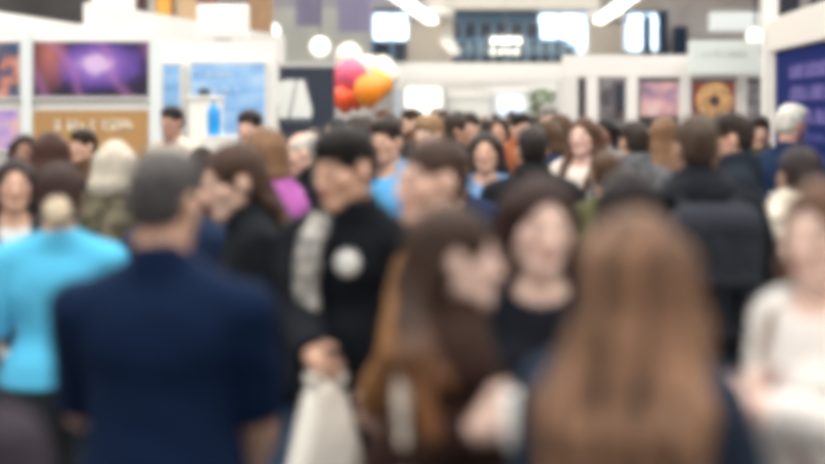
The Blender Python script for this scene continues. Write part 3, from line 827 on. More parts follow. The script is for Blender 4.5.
# navy banner with the white angular logo
nb = tag(empty('banner', at(306, 180, 18)), 'navy banner with a large white angular logo', 'banner')
o = nb.matrix_basis.inverted()
a, b = at(279, 67, 18), at(335, 175, 18)
MB().box((a.x, 18, b.z), (b.x, 18.04, a.z), o, bev=.003).build('cloth', NAVYP, nb)
def pz(x, y): v = o @ at(x, y, 17.995); return (v.x, v.z)
ink = plain('white_ink', (.78, .80, .78), .5)
mm = MB(); T = Matrix.Translation((0, -.006, 0))
mm.prism([pz(278.5, 118), pz(278.5, 82), pz(287, 80), pz(296, 80), pz(288, 118)], .006, T)
mm.prism([pz(290, 118), pz(297.5, 80), pz(304, 80), pz(312, 110), pz(311, 118)], .006, T)
mm.build('logo', ink, nb)
q0 = pz(281, 123); q1 = pz(311, 120)
marks(nb, q0[0], q1[0], q0[1], q1[1], -.001, plain('dim_ink', (.20, .24, .28), .5), 8)
MB().box((a.x - .02, 17.98, a.z), (b.x + .02, 18.06, a.z + .04), o).build('top_rail', STEEL, nb)
for sx in (a.x + .06, b.x - .06): MB().tube([o @ Vector((sx, 18.05, a.z)), o @ Vector((sx, 18.05, .0))], .016, 8).build('leg', STEEL, nb)

# balloons
BAL = [('crimson', (.62, .04, .10), 345, 82, .25, 20.2), ('pink', (.75, .13, .24), 352, 73, .20, 19.75), ('white', (.84, .80, .72), 349, 57, .20, 20.65), ('red orange', (.80, .10, .03), 345, 98, .18, 19.8),
       ('orange', (.90, .27, .02), 369, 90, .21, 19.4), ('bright orange', (.92, .34, .03), 380, 84, .18, 19.95), ('cream', (.86, .78, .60), 368, 69, .19, 20.3), ('ivory', (.86, .80, .66), 382, 69, .19, 20.75),
       ('pale peach', (.86, .66, .50), 360, 84, .15, 20.7), ('warm white', (.86, .81, .70), 389, 76, .16, 20.35), ('vermilion', (.85, .16, .03), 357, 97, .16, 20.2)]
for nme, c, x, y, R, Z in BAL:
    p = at(x, y, Z)
    b_ = tag(empty('balloon', p), f'{nme} balloon in the balloon cluster beside the navy banner', 'balloon', 'balloons beside the navy banner')
    MB().lathe([(R * .12, -R * 1.12), (R * .5, -R * .9), (R * .82, -R * .5), (R * .98, 0), (R * .86, R * .5), (R * .5, R * .86), (R * .2, R * .98), (0, R)], n=22).build('envelope', plain('balloon_' + nme.replace(' ', '_'), c, .25), b_)
    MB().lathe([(.015, -R * 1.12), (.035, -R * 1.2)], n=8).build('knot', plain('balloon_' + nme.replace(' ', '_'), c, .25), b_)
    tgt = at(365, 150, 20) - p; tgt.z = -p.z + .35
    MB().tube([(0, 0, -R * 1.2), tgt], .004, 5).build('string', plain('string_white', (.8, .8, .8), .6), b_)
bwt = at(365, 150, 20)
MB().lathe([(.14, 0), (.16, .05), (.12, .3), (.03, .36)], (bwt.x, 20, 0), 16).build('balloon_weight', plain('foil', (.6, .3, .3), .3))
tag(bpy.data.objects['balloon_weight'], 'small foil weight holding the balloon strings on the floor', 'weight')

# white low stands below the gallery
def stand(lab, p0, p1, Z, mat, depth=.8, name='exhibition_stand', edge=None):
    a, b = at(*p0, Z), at(*p1, Z)
    r = tag(empty(name, ((a.x + b.x) / 2, Z, 0)), lab, 'exhibition stand')
    hx = (b.x - a.x) / 2
    MB().box((-hx, 0, 0), (hx, depth, a.z), bev=.01).build('panel', mat, r)
    MB().box((-hx - .03, -.04, a.z - .12), (hx + .03, depth + .04, a.z + .02), bev=.01).build('header', edge or WHITE, r)
    for sx in (-hx, hx): MB().box((sx - .03, -.05, 0), (sx + .03, .01, a.z), bev=.005).build('corner_post', STEEL, r)
    return r, hx, a.z
BRW = plain('bright_white', (.86, .85, .80), .5)
r, hx, zt = stand('white stand with a bright blank board under the gallery, next to the balloons', (396, 86), (445, 150), 33, BRW)
MB().box((-hx * .8, -.08, zt - .75), (hx * .8, -.05, zt - .08), bev=.01).build('lightbox', glow('lightbox_glow', (1, .96, .88), 1.1), r)
stand('pale blue white stand edge between the balloons and the bright board', (394, 84), (404, 150), 31, plain('bluish_white', (.66, .74, .84), .5), .4)
stand('low white stand in the middle under the gallery', (447, 93), (492, 150), 34, plain('soft_white', (.78, .79, .76), .5))
r, hx, zt = stand('white stand with a pale blue screen near the green plant', (488, 88), (532, 150), 35, BRW)
MB().box((-hx * .5, -.08, zt - .62), (hx * .55, -.05, zt - .2), bev=.01).build('screen', glow('screen_glow', (.62, .72, .95), .9), r)
stand('white stand behind the green plant', (532, 86), (575, 150), 36, plain('grey_white', (.72, .71, .67), .5))
stand('long pale wall of stands across the far end of the aisle', (398, 80), (580, 150), 40, plain('cream_white', (.82, .80, .74), .5))

# green plant
pl = tag(empty('potted_plant', (at(543, 100, 30).x, 30, 0)), 'tall green leafy plant in a pot before the white stands', 'plant')
MB().lathe([(.20, 0), (.26, .5), (.28, .52), (.24, .54)], n=20).build('pot', plain('pot_grey', (.3, .3, .3), .6), pl)
mm = MB()
for k in range(5): mm.tube([(0, 0, .5), (.05 * math.cos(k * 1.3), .05 * math.sin(k * 1.3), 1.2), (.16 * math.cos(k * 1.3), .16 * math.sin(k * 1.3), 1.9)], .02, 6)
mm.build('stem', plain('stem_brown', (.16, .10, .05), .7), pl)
mm = MB(); R_ = random.Random(4)
for k in range(420):
    z = R_.uniform(1.15, 2.18); t = R_.uniform(0, 2 * PI); rr = R_.uniform(.02, .27)
    c = Vector((rr * math.cos(t), rr * math.sin(t), z)); d = Vector((math.cos(t), math.sin(t), R_.uniform(-.4, .6))).normalized(); L = R_.uniform(.10, .18)
    s_ = d.cross(Vector((0, 0, 1))).normalized() * L * .22; u = s_.cross(d).normalized() * .012
    mm.add([c, c + d * L * .45 + s_ + u, c + d * L, c + d * L * .45 - s_ + u, c + d * L * .5 - u], [(0, 4, 1), (1, 4, 2), (2, 4, 3), (3, 4, 0), (0, 1, 2, 3)])
mm.build('foliage', plain('leaf_green', (.10, .20, .055), .5, var=.3, scale=6), pl)

# ------------------------------------------------------------------ middle booth on the right of the aisle
ZR = 16.0
bo = tag(empty('exhibition_booth', (at(660, 0, ZR).x, ZR, 0)), 'white booth frame with header beam and four posts across the aisle side', 'booth')
o = bo.matrix_basis.inverted()
def bbox(name, x0, y0, x1, y1, mat, d=.12, Z=ZR, bev=.006):
    a, b = at(x0, y0, Z), at(x1, y1, Z)
    return MB().box((a.x, Z, max(0, b.z)), (b.x, Z + d, a.z), o, bev=bev).build(name, mat, bo)
bbox('header_beam', 563, 55.5, 762, 77, plain('booth_white', (.80, .77, .74), .5), .15)
for x0, x1 in ((587, 598), (627, 638), (681, 691), (738, 747)): bbox('post', x0, 77, x1, 400, plain('booth_white', (.80, .77, .74), .5), .12)
bbox('side_return', 563, 77, 578, 400, plain('booth_pale', (.70, .68, .65), .5), .8)
struct(panel('wall_partition_right', (560, 78), (762, 330), ZR + 2.2, plain('booth_dark_wall', (.035, .032, .036), .8), .1))
struct(panel('wall_partition_side', (597, 77), (627, 330), ZR + 1.5, tex_poster('speckle'), .05))
poster('dark poster inside the white booth, beside the pink one', (616, 84), (627, 112), ZR + 1.4, NAVYP, DARKG)
poster('pink and mauve blossom poster inside the white booth', (640, 82), (680, 116), ZR + 1.4, tex_poster('blossom'), DARKG)
r, hx, hz = poster('dark red poster with an orange ring inside the white booth', (692, 82), (737, 120), ZR + 1.4, plain('deep_red_print', (.16, .02, .02), .5), DARKG)
Mr = Matrix.Rotation(PI / 2, 4, 'X')
def disc(parent, name, R0, R1, y, mat, c=(0, 0)):
    n = 40; vs = []; fs = []
    for k in range(n):
        t = 2 * PI * k / n
        for rr in (R0, R1):
            for yy in (y, y + .01): vs.append((c[0] + rr * math.cos(t), yy, c[1] + rr * math.sin(t)))
    for k in range(n):
        a_, b_ = 4 * k, 4 * ((k + 1) % n)
        fs += [(a_, a_ + 2, b_ + 2, b_), (a_ + 1, b_ + 1, b_ + 3, a_ + 3), (a_ + 2, a_ + 3, b_ + 3, b_ + 2), (a_, b_, b_ + 1, a_ + 1)]
    q = MB(); q.add(vs, fs, False); return q.build(name, mat, parent)
disc(r, 'orange_ring', .062, .215, -.012, plain('orange_ink', (.48, .28, .12), .6, var=.5, scale=14))
disc(r, 'dark_core', .001, .064, -.013, plain('dark_ink', (.03, .02, .03), .5))
poster('grey and dark poster at the end of the white booth', (747, 84), (762, 125), ZR + 1.4, tex_poster('speckle'), DARKG)
# header sign above the booth
sg = tag(empty('header_sign', at(724, 70, 15.7)), 'pale grey green header sign on the booth beam', 'sign')
o2 = sg.matrix_basis.inverted(); a, b = at(690, 41, 15.7), at(760, 74.5, 15.7)
MB().box((a.x, 15.7, b.z), (b.x, 15.82, a.z), o2, bev=.01).build('board', plain('mint_grey', (.66, .71, .69), .5), sg)
v0, v1 = o2 @ at(699, 56, 15.7), o2 @ at(745, 50, 15.7)
marks(sg, v0.x, v1.x, v0.z, v1.z, 0, plain('faint_ink', (.52, .58, .58), .5), 15)
struct(panel('trim_9', (694, 32), (748, 38), 20, plain('dark_rail', (.22, .21, .2), .6), .2))
struct(panel('trim_10', (712, 12), (760, 31), 26, COOLW, .3))
struct(panel('wall_partition_far', (662, 2), (770, 62), 38, plain('grey_brown_wall', (.30, .28, .27), .8, var=.25, scale=1.2), .2))
for k, (x0, x1, y0, y1) in enumerate(((642, 652, 16, 56), (657, 668, 10, 56), (673, 688, 26, 56))):
    tag(panel('dark_window', (x0, y0), (x1, y1), 37.5, GLASSD, .06), ('slim dark window beside the bright window', 'middle slim dark window above the booth beam', 'slim dark window next to the pale header sign')[k], 'window', 'slim dark windows above the booth')
# orange and amber goods on the booth counter
ct = tag(empty('counter', (at(655, 140, 16.6).x, 16.6, 0)), 'low white counter inside the booth frame', 'counter')
MB().box((-1.0, 0, 0), (1.0, .5, 1.36), bev=.01).build('cabinet', plain('counter_grey', (.35, .34, .34), .6), ct)
MB().box((-1.03, -.04, 1.36), (1.03, .54, 1.40), bev=.01).build('worktop', plain('counter_top', (.30, .28, .27), .5), ct)
for k, (lab, x, w_, z_, c) in enumerate((('amber storage crate on the booth counter', 612, .26, .17, (.80, .32, .05)), ('peach carton on the booth counter under the blossom poster', 655, .34, .16, (.70, .40, .25)))):
    cx = at(x, 0, 16.65).x
    g = tag(empty('crate' if k == 0 else 'carton', (cx, 16.8, 1.40)), lab, 'box')
    MB().box((-w_ / 2, -.12, 0), (w_ / 2, .12, z_), bev=.012).build('tray', plain('goods%d' % k, c, .5), g)
    MB().box((-w_ / 2 - .01, -.13, z_ - .02), (w_ / 2 + .01, .13, z_ + .012), bev=.006).build('lid', plain('goods_lid%d' % k, tuple(q * .85 for q in c), .5), g)

# ------------------------------------------------------------------ right booth: white post, fascia, deep blue text panel
def XR(Z): return .066 * Z + 2.20
post_x = at(769.5, 0, 12.8).x
tp_ = tag(empty('booth_post', (post_x, 12.8, 0)), 'tall white square post at the corner of the deep blue panel', 'post')
MB().box((-.06, -.06, 0), (.06, .06, 2.95), bev=.01).build('shaft', WHITE, tp_)
MB().box((-.10, -.10, 0), (.10, .10, .02), bev=.005).build('foot_plate', STEEL, tp_)
def aisleM(Z):          # frame on the booth's aisle side: x runs towards us along the wall, y out of the aisle, z up
    A = Vector((XR(12.6), 12.6, 0)); B_ = Vector((XR(8.0), 8.0, 0)); d = (B_ - A).normalized(); n = Vector((0, 0, 1)).cross(d)
    return Matrix(((d.x, n.x, 0, A.x), (d.y, n.y, 0, A.y), (d.z, n.z, 1, 0), (0, 0, 0, 1)))
MA = aisleM(0)
bp_ = tag(empty('text_panel', (0, 0, 0)), 'deep blue panel with rows of pale lettering behind the white haired man', 'panel')
bp_.matrix_world = MA
MB().box((.06, 0, .25), (4.4, .05, 2.28), bev=.005).build('board', plain('deep_blue', (.005, .016, .125), .9), bp_)
pink = plain('lilac_ink', (.17, .14, .44), .8)
for k, z in enumerate((2.10, 1.93, 1.755, 1.60, 1.45, 1.30)):
    L0 = .75
    marks(bp_, L0, (3.9, 3.6, 3.8, 3.2, 3.7, 2.9)[k], z - .055 * (1 if k < 3 else .55), z + .055 * (1 if k < 3 else .55), 0, pink if k < 3 else plain('dim_lilac', (.05, .06, .28), .8), 40 + k)
fa = tag(empty('booth_fascia', (0, 0, 0)), 'cream white fascia board above the deep blue panel', 'fascia')
fa.matrix_world = MA
MB().box((-.05, -.03, 2.29), (4.6, .10, 2.56), bev=.008).build('board', plain('fascia_cream', (.76, .72, .66), .55), fa)
MB().box((-.05, .0, 0), (.06, .10, 2.29), bev=.008).build('end_stile', plain('fascia_cream', (.76, .72, .66), .55), bp_)
dk = tag(empty('display_screen', at(810, 30, 14.5)), 'dark display board above the cream fascia', 'display board')
o3 = dk.matrix_basis.inverted(); a, b = at(779, -25, 14.5), at(880, 296, 14.5)
MB().box((a.x, 14.5, b.z), (b.x, 14.6, a.z), o3, bev=.01).build('screen', plain('black_navy', (.010, .014, .025), .3), dk)
c0, c1 = at(800, -25, 14.48), at(810, 26, 14.48)
MB().box((c0.x, 14.47, c1.z), (c1.x, 14.5, c0.z), o3).build('divider', plain('brown_grey_strip', (.20, .19, .18), .5), dk)

_M[('deep_blue', (.005, .016, .125), .9, 0.0, 0.0, 40.0, 0.0)].node_tree.nodes['Principled BSDF'].inputs['Specular IOR Level'].default_value = .08
# white pedestal with a dark camera and blue bottle before the blue banner
pd = tag(empty('pedestal', (at(207, 0, 13.5).x, 13.5, 0)), 'tall white display pedestal in front of the wide blue banner', 'pedestal')
MB().box((-.15, -.12, 0), (.13, .12, 1.90), bev=.02).build('column', BRW, pd)
MB().box((-.20, -.18, 0), (.20, .18, .06), bev=.01).build('plinth', BRW, pd)
MB().box((-.17, -.14, 1.90), (.15, .14, 1.925), bev=.006).build('top_plate', BRW, pd)
cm = tag(empty('camera_device', (at(204, 0, 13.5).x, 13.5, 1.925)), 'small dark camera on top of the white pedestal', 'camera')
MB().box((-.045, -.03, 0), (.045, .03, .07), bev=.012).build('camera_case', plain('navy_black', (.02, .025, .06), .4), cm)
MB().tube([(0, -.03, .035), (0, -.07, .035)], .024, 14).build('lens_barrel', BLACK, cm)
sh_ = tag(empty('display_shelf', (at(221, 0, 13.4).x, 13.4, 0)), 'white waist high display shelf beside the pedestal', 'shelf')
MB().box((-.12, -.12, 0), (.14, .12, 1.55), bev=.015).build('cabinet', BRW, sh_)
MB().box((-.13, -.13, 1.55), (.15, .13, 1.57), bev=.005).build('top_plate', BRW, sh_)
bt = tag(empty('bottle', (at(214, 0, 13.4).x, 13.4, 1.57)), 'vivid blue bottle on the white display shelf', 'bottle')
MB().lathe([(.055, 0), (.06, .02), (.06, .20), (.05, .25), (.022, .29), (.022, .32)], n=20).build('flask', plain('vivid_blue', (.02, .30, .75), .25), bt)
MB().lathe([(.026, .32), (.026, .36), (.0, .362)], n=16).build('cap', plain('cap_white', (.8, .8, .8), .4), bt)

# ------------------------------------------------------------------ light, world, camera
w = bpy.data.worlds.new('world'); SC.world = w; w.use_nodes = True
w.node_tree.nodes['Background'].inputs[0].default_value = (.72, .86, 1.0, 1); w.node_tree.nodes['Background'].inputs[1].default_value = 5.0
def area(x, y, z, sx, sy, e, c=(1, .96, .90), rot=(0, 0, 0)):
    l = bpy.data.lights.new('ceiling_lamp', 'AREA'); l.shape = 'RECTANGLE'; l.size, l.size_y = sx, sy; l.energy = e; l.color = c
    ob = bpy.data.objects.new('ceiling_lamp', l); COL.objects.link(ob); ob.location = (x, y, z); ob.rotation_euler = rot
LIGHT = .80
for y, k in ((-5, .7), (1, .85), (6, 1), (12, 1), (18, 1), (25, 1), (33, 1), (41, 1)):
    for x in (-7, 0, 7): area(x, y, 7.1, 6.0, 4.0, 520 * LIGHT * k)
cam = bpy.data.cameras.new('camera'); co = bpy.data.objects.new('camera', cam); COL.objects.link(co)
co.location = (0, 0, EYE); co.rotation_euler = (PI / 2, 0, 0)
cam.sensor_width = 36; cam.lens = F / 825 * 36; cam.shift_y = -(232 - HY) / 825
cam.clip_start = .05; cam.clip_end = 200
cam.dof.use_dof = True; cam.dof.focus_distance = 13.0; cam.dof.aperture_fstop = .0655 / (102 / F); cam.dof.aperture_blades = 0
SC.camera = co
SC.view_settings.view_transform = 'Standard'; SC.view_settings.look = 'None'; SC.view_settings.exposure = 0.0; SC.view_settings.gamma = 1.0
SC.view_settings.use_curve_mapping = False
SC.cycles.filter_width = 8.0
SC.cycles.max_bounces = 6; SC.cycles.diffuse_bounces = 4; SC.cycles.glossy_bounces = 2; SC.cycles.caustics_reflective = False; SC.cycles.caustics_refractive = False

# ================================================================== PEOPLE
# colours
DKBR = (.026, .013, .009); BRN = (.075, .036, .020); LBRN = (.16, .085, .045); BLOND = (.42, .27, .15); BLK = (.007, .006, .006); GREYH = (.16, .15, .15); AUB = (.024, .010, .008); WHT = (.72, .68, .60)
TR = (.014, .016, .022); JEAN = (.10, .17, .30); LJEAN = (.30, .42, .58)

# --- the nearest row
P_navy = person('man with short greying hair in a navy polo shirt, seen from behind', 165, 3.5, 152, -6, 'm', ('short', (.058, .053, .055)), 'light', ('tshirt', (.004, .013, .042)), TR, shd=.018,
       head=(-16, 4, 0), arms=('low', 'front'), w=1.12, h=.006, collar='polo', elb=((.5, -.7, -.5), None))
P_cyan = person('woman in a bright sky blue T-shirt with dark hair in a bun', 60, 5.0, 164, 4, 'f', ('bun', (.030, .014, .012)), 'light', ('tshirt', (.10, .50, .78)), (.02, .025, .03), head=(6, 8, 0), h=.006, hemz=.965, w=1.12, arms=('down', 'down'))
clip = Sdf([(ell(P_cyan['hd']((math.cos(t) * .022, -.155, -.058 + math.sin(t) * .022)), (.026, .022, .026)), .01) for t in np.linspace(0, 2 * PI, 7)[:-1]], .004)
link('scrunchie', clip.mesh('scrunchie'), fabric((.66, .56, .42)), P_cyan['root'])
P_corner = person('person in a plum grey hoodie, only a shoulder showing below the sky blue T-shirt', -56, 2.8, 285, 0, 'f', ('bob', DKBR), 'light', ('jacket', (.045, .038, .050)), TR, h=.008, collar='hood')
P_blond = person('woman with long straight light brown hair covering her back, seen from behind', 634, 2.6, 211, -18, 'f', ('longback', (.165, .090, .055), .80), 'pale', ('sweater', (.022, .034, .058)), TR, head=(20, 0, 0), h=.006, arms=('front', 'front'), w=.92, strand=(26, 26, 1.6))
P_prof = person('woman in a dark brown jacket with brown hair, in profile facing the woman in black', 456, 3.2, 206, -84, 'f', ('side', (.038, .021, .015), .36), 'pale', ('jacket', (.028, .014, .011)), TR,
       head=(-2, 3, 0), h=.005, hairtip=(.20, .085, .036), arms=((478, 430, 3.02), 'belly'), curl=(.9, .5), w=.82, lean=-5, elb=((.25, -.1, -1), None))
P_black = person('woman with long dark auburn hair in a black top, facing us', 541, 3.72, 177, 176, 'f', ('long', AUB, .30), 'pale', ('sweater', (.007, .009, .014)), TR,
       head=(14, 4, -4), h=.005, arms=((535, 418, 3.42), (562, 408, 3.42)), curl=(.8, .7), hs=1.09)
P_white = person('woman with long brown hair in a white long sleeved top, facing the aisle', 821, 3.3, 182, 124, 'f', ('long', (.10, .05, .03), .34), 'pale', ('sweater', (.66, .64, .62)), LJEAN,
       head=(14, 6, 0), h=.005, arms=((750, 402, 3.16), (762, 412, 2.96)), curl=(.7, .7))

# --- second row
P_young = person('young man with black hair in a black jacket with a white round emblem', 345, 4.9, 128, 164, 'm', ('short', BLK), 'light', ('jacket', (.006, .008, .012)), (.010, .012, .018),
       head=(-30, 10, 0), lean=2, h=.0055, arms=((314, 356, 4.60), 'pocket'), curl=(1.25, .4), w=.96, emblem=(-.045, 1.345, .042, (.70, .72, .70), .134), collar='hood', hs=1.13)
P_camel = person('man with short brown hair in a camel jacket, in profile behind the brown jacket', 432, 4.25, 136, 78, 'm', ('crew', (.040, .021, .015)), (.68, .44, .35), ('jacket', (.24, .12, .052)), TR,
       head=(40, 2, 0), lean=-3, h=.0055, arms=('down', (376, 404, 4.02)), curl=(.4, .5), w=1.0, elb=(None, (-.8, -.1, -.3)), hs=1.08)
P_jack = person('woman with brown hair in a black jacket bending before the magenta top', 232, 5.35, 144, 104, 'f', ('tied', (.050, .027, .018), .44), (.72, .47, .36), ('jacket', (.008, .010, .014)), JEAN, head=(14, 14, 0), lean=12, h=.007, arms=('down', 'down'), hs=1.16, w=1.08,
       emblem=(.06, 1.27, .038, (.55, .56, .55), .182))
P_back = person('person with dark hair tucked in a dark coat right behind the long haired woman', 626, 4.7, 168, 8, 'f', ('long', (.016, .012, .014), .25), 'light', ('coat', (.014, .015, .022)), TR, h=.008)
P_pack = person('man with brown hair in a black jacket wearing a dark backpack, seen from behind', 697, 5.6, 117, 2, 'm', ('short', (.055, .035, .024)), 'light', ('jacket', (.008, .010, .015)), LJEAN, h=.007, collar='hood', arms=('down', 'pocket'))
P_dark = person('tall man in a dark navy coat in profile, beside the man with the backpack', 731, 7.4, 114, 74, 'm', ('short', (.022, .014, .012)), (.62, .36, .27), ('coat', (.012, .017, .026)), TR, head=(4, 4, 0), h=.008, w=1.1)
P_fur = person('woman with dark pinned up hair in a cream jacket with a fluffy collar', 799, 5.8, 148, 20, 'f', ('bun', (.020, .014, .014)), 'light', ('puffer', (.74, .68, .58)), TR, h=.008, collar='fur', head=(-10, 12, 0), w=1.0)
P_bald = person('older man with white hair in a navy suit before the deep blue panel', 792, 10.0, 106, -66, 'm', ('short', WHT), (.62, .36, .28), ('suit', (.010, .025, .065)), (.010, .02, .05), h=.009, inner=(.8, .8, .8), brow=(.5, .46, .4), head=(0, 6, 0), w=1.1)
P_mag = person('woman with light brown hair in a magenta sweater behind the black jacket', 262, 6.9, 128, 75, 'f', ('bob', LBRN, .22), 'light', ('sweater', (.36, .10, .34)), TR, h=.010, w=1.15, lean=13)
P_bcoat = person('dark haired man in a brown coat standing before the blue banner', 250, 10.5, 111, 160, 'm', ('short', (.02, .013, .012)), (.66, .40, .30), ('coat', (.15, .09, .055)), TR, h=.010)
P_camo = person('person with white hair in an olive camouflage jacket before the tan poster', 115, 7.2, 141, 10, 'f', ('bob', (.50, .46, .38)), 'light', ('jacket', patterned((.06, .055, .032), (.17, .15, .10), 14)), (.05, .05, .04), h=.010, w=1.05)
P_bun2 = person('woman with dark brown hair and a dark top before the tan poster', 50, 8.2, 131, 20, 'f', ('long', (.050, .022, .016), .34), 'light', ('sweater', (.022, .016, .022)), TR, h=.010, w=1.05)
P_bw = person('dark haired woman in a black and white patterned top at the picture edge', 14, 6.2, 158, 200, 'f', ('long', (.02, .014, .016), .3), 'light', ('sweater', patterned((.012, .012, .018), (.62, .62, .62), 11)), TR, h=.010)
P_ban = person('dark haired person in a cream top before the narrow blue banner', 172, 12.5, 107, 150, 'm', ('short', (.018, .012, .015)), (.45, .26, .20), ('sweater', (.60, .54, .46)), TR, h=.012)
P_bow = person('man with light grey hair in a black coat bowing before the navy banner', 302, 8.4, 132, 100, 'm', ('balding', (.50, .47, .42)), (.68, .42, .33), ('coat', (.012, .015, .022)), TR, h=.010, lean=24, head=(0, 12, 0), w=1.15)
P_blue = person('dark haired man in a bright blue top behind the young man in black', 386, 8.0, 119, 150, 'm', ('short', (.022, .014, .012)), 'light', ('sweater', (.10, .36, .66)), TR, h=.010, collar='hood')
P_pink = person('woman with brown hair in a pale pink cardigan beyond the woman in black', 583, 9.2, 117, 150, 'f', ('longfront', BRN, .34), (.72, .48, .40), ('sweater', (.74, .66, .60)), LJEAN, h=.010, inner=None, w=1.12)
P_greyc = person('dark haired man in a grey speckled jacket before the amber crate', 634, 8.6, 122, 20, 'm', ('short', (.03, .02, .016)), 'light', ('jacket', patterned((.065, .068, .075), (.13, .13, .14), 30)), TR, h=.010, w=1.08)
P_slim = person('person in a black coat with long fair hair before the blossom poster', 664, 10.5, 117, 15, 'f', ('long', LBRN, .4), 'light', ('coat', (.010, .012, .016)), TR, h=.012)
P_navb = person('dark haired woman in a light blue sweater in the aisle', 486, 8.6, 132, 170, 'f', ('long', (.02, .013, .012), .3), 'light', ('sweater', (.20, .36, .62)), TR, h=.010)
P_blkc = person('broad man with black hair in a black coat, mid aisle, seen from behind', 532, 7.6, 128, 5, 'm', ('short', (.016, .012, .012)), 'light', ('coat', (.012, .012, .016)), TR, h=.010, w=1.05)

# --- what they carry and wear
# backpack
inv = P_pack['inv']
def rbox(c, r, rr=.03):
    """rounded slab as a field primitive chain"""
    c, r = np.array(c, float), np.array(r, float); out = []
    for sx in (-1, 0, 1):
        x = c[0] + sx * (r[0] - r[1]); out.append((cone((x, c[1], c[2] - r[2] + r[1]), (x, c[1], c[2] + r[2] - r[1]), r[1]), .01))
    for sz in (-1, 1): out.append((cone((c[0] - r[0] + r[1], c[1], c[2] + sz * (r[2] - r[1])), (c[0] + r[0] - r[1], c[1], c[2] + sz * (r[2] - r[1])), r[1]), .01))
    return out
bk = empty('backpack', P_pack['root'].location, P_pack['root'].rotation_euler.z, P_pack['s'])
tag(bk, 'dark grey backpack on the back of the man in the black jacket', 'backpack')
BKM = fabric((.026, .030, .040), .8); BKD = fabric((.012, .014, .019), .8)
S_ = Sdf(rbox((0, -.265, 1.20), (.165, .080, .25)), .007); S_.ripple(.003, .8, 3); link('main_compartment', S_.mesh('main_compartment'), BKM, bk)
S_ = Sdf(rbox((0, -.345, 1.09), (.125, .035, .12)), .006); link('front_pocket', S_.mesh('front_pocket'), BKD, bk)
S_ = Sdf([(cone((-.04, -.25, 1.45), (-.03, -.25, 1.48), .010), .005), (cone((-.03, -.25, 1.48), (.03, -.25, 1.48), .010), .005), (cone((.03, -.25, 1.48), (.04, -.25, 1.45), .010), .005)], .004); link('grab_loop', S_.mesh('grab_loop'), BKD, bk)
for sd in (1, -1):
    pts = [(sd * .09, -.20, 1.42), (sd * .105, -.10, 1.492), (sd * .110, .0, 1.485), (sd * .115, .10, 1.42), (sd * .125, .150, 1.30), (sd * .15, .13, 1.16), (sd * .17, .02, 1.05), (sd * .15, -.17, 1.0)]
    link('shoulder_strap', Sdf([(cone(a_, b_, .021, q=.7), .006) for a_, b_ in zip(pts, pts[1:])], .006).mesh('shoulder_strap'), BKD, bk)
    link('side_pocket', Sdf(rbox((sd * .165, -.25, 1.06), (.030, .028, .09)), .006).mesh('side_pocket'), BKD, bk)

# tote bags
def tote(lab, top, Z, w_, h_, mat, grip=.25, name='tote_bag', yaw=0, wid_top=.10, dep=.07):
    """cloth bag gathered at the hand, hanging straight down"""
    r = tag(empty(name, top, yaw), lab, 'bag')
    n = 36; m_ = 14; mm = MB(); vs = []; fs = []
    for j in range(m_ + 1):
        t = j / m_; z = -grip - (h_) * t
        hw = wid_top + (w_ / 2 - wid_top) * min(1, (t * 1.5) ** .7) ; dp = dep * (.35 + .65 * math.sin(min(1, t * 1.15) * PI * .62))
        if j == m_: dp *= .6
        for k in range(n):
            a_ = 2 * PI * k / n; fold = 1 + .10 * math.sin(6 * a_ + 2 * t) * (1 - t)
            ca_, sa_ = math.cos(a_), math.sin(a_)
            vs.append((hw * math.copysign(abs(ca_) ** .6, ca_), dp * fold * math.copysign(abs(sa_) ** .8, sa_), z + .012 * math.sin(3 * a_) * (1 - t)))
    for j in range(m_):
        for k in range(n): fs.append((j * n + k, j * n + (k + 1) % n, (j + 1) * n + (k + 1) % n, (j + 1) * n + k))
    fs.append(tuple(m_ * n + k for k in range(n))); fs.append(tuple(range(n))[::-1])
    mm.add(vs, fs, True); mm.build('pouch', mat, r)
    for y in (-dep * .3, dep * .3):
        b_ = MB(); pts = [(-wid_top * .8, y, -grip - .02), (-.05, y * .6, -grip * .5), (-.015, y * .2, -.03), (0, 0, .012), (.015, y * .2, -.03), (.05, y * .6, -grip * .5), (wid_top * .8, y, -grip - .02)]
        b_.tube(pts, .012, 8); b_.build('handle', mat, r)
    return r
def hand_at(P, i):
    S, E, W, f, n = P['wr'][i]
    return P['root'].matrix_basis @ Vector(W + .085 * f + .022 * n)
CANV = fabric((.84, .82, .76), .9)
tote('white canvas tote bag hanging from the hand of the young man in black', hand_at(P_young, 0), 4.6, .25, .46, CANV, .05, yaw=.3, wid_top=.045)
tote('cream cloth bag hanging at the side of the man with the backpack', hand_at(P_pack, 0), 5.2, .15, .34, fabric((.66, .58, .44), .9), .12, wid_top=.05)
# scarf of the young man
I = P_young; pts = [I['up']((.04, -.07, 1.50)), I['up']((.065, .06, 1.48)), I['up']((.078, .130, 1.42)), I['up']((.082, .160, 1.34)), I['up']((.084, .165, 1.26)), I['up']((.085, .165, 1.18))]
S_ = Sdf([(cone(a_ - V(.016, 0, 0), b_ - V(.016, 0, 0), .020, q=.7), .01) for a_, b_ in zip(pts, pts[1:])] + [(cone(a_ + V(.022, 0, 0), b_ + V(.026, 0, 0), .020, q=.7), .01) for a_, b_ in zip(pts, pts[1:])], .006); S_.ripple(.004, 2, 1)
link('scarf', S_.mesh('scarf'), patterned((.17, .17, .17), (.42, .41, .38), 26), I['root'])
# cream scarf end down the back of the profile woman
I = P_prof; pts = [I['up']((.06, -.08, 1.49)), I['up']((.11, -.135, 1.44)), I['up']((.135, -.150, 1.33)), I['up']((.13, -.155, 1.15)), I['up']((.125, -.155, .95))]
S_ = Sdf([(cone(a_, b_, .028, q=.6), .01) for a_, b_ in zip(pts, pts[1:])], .006); S_.ripple(.003, 2, 1)
link('scarf', S_.mesh('scarf'), fabric((.70, .62, .54), .9), I['root'])
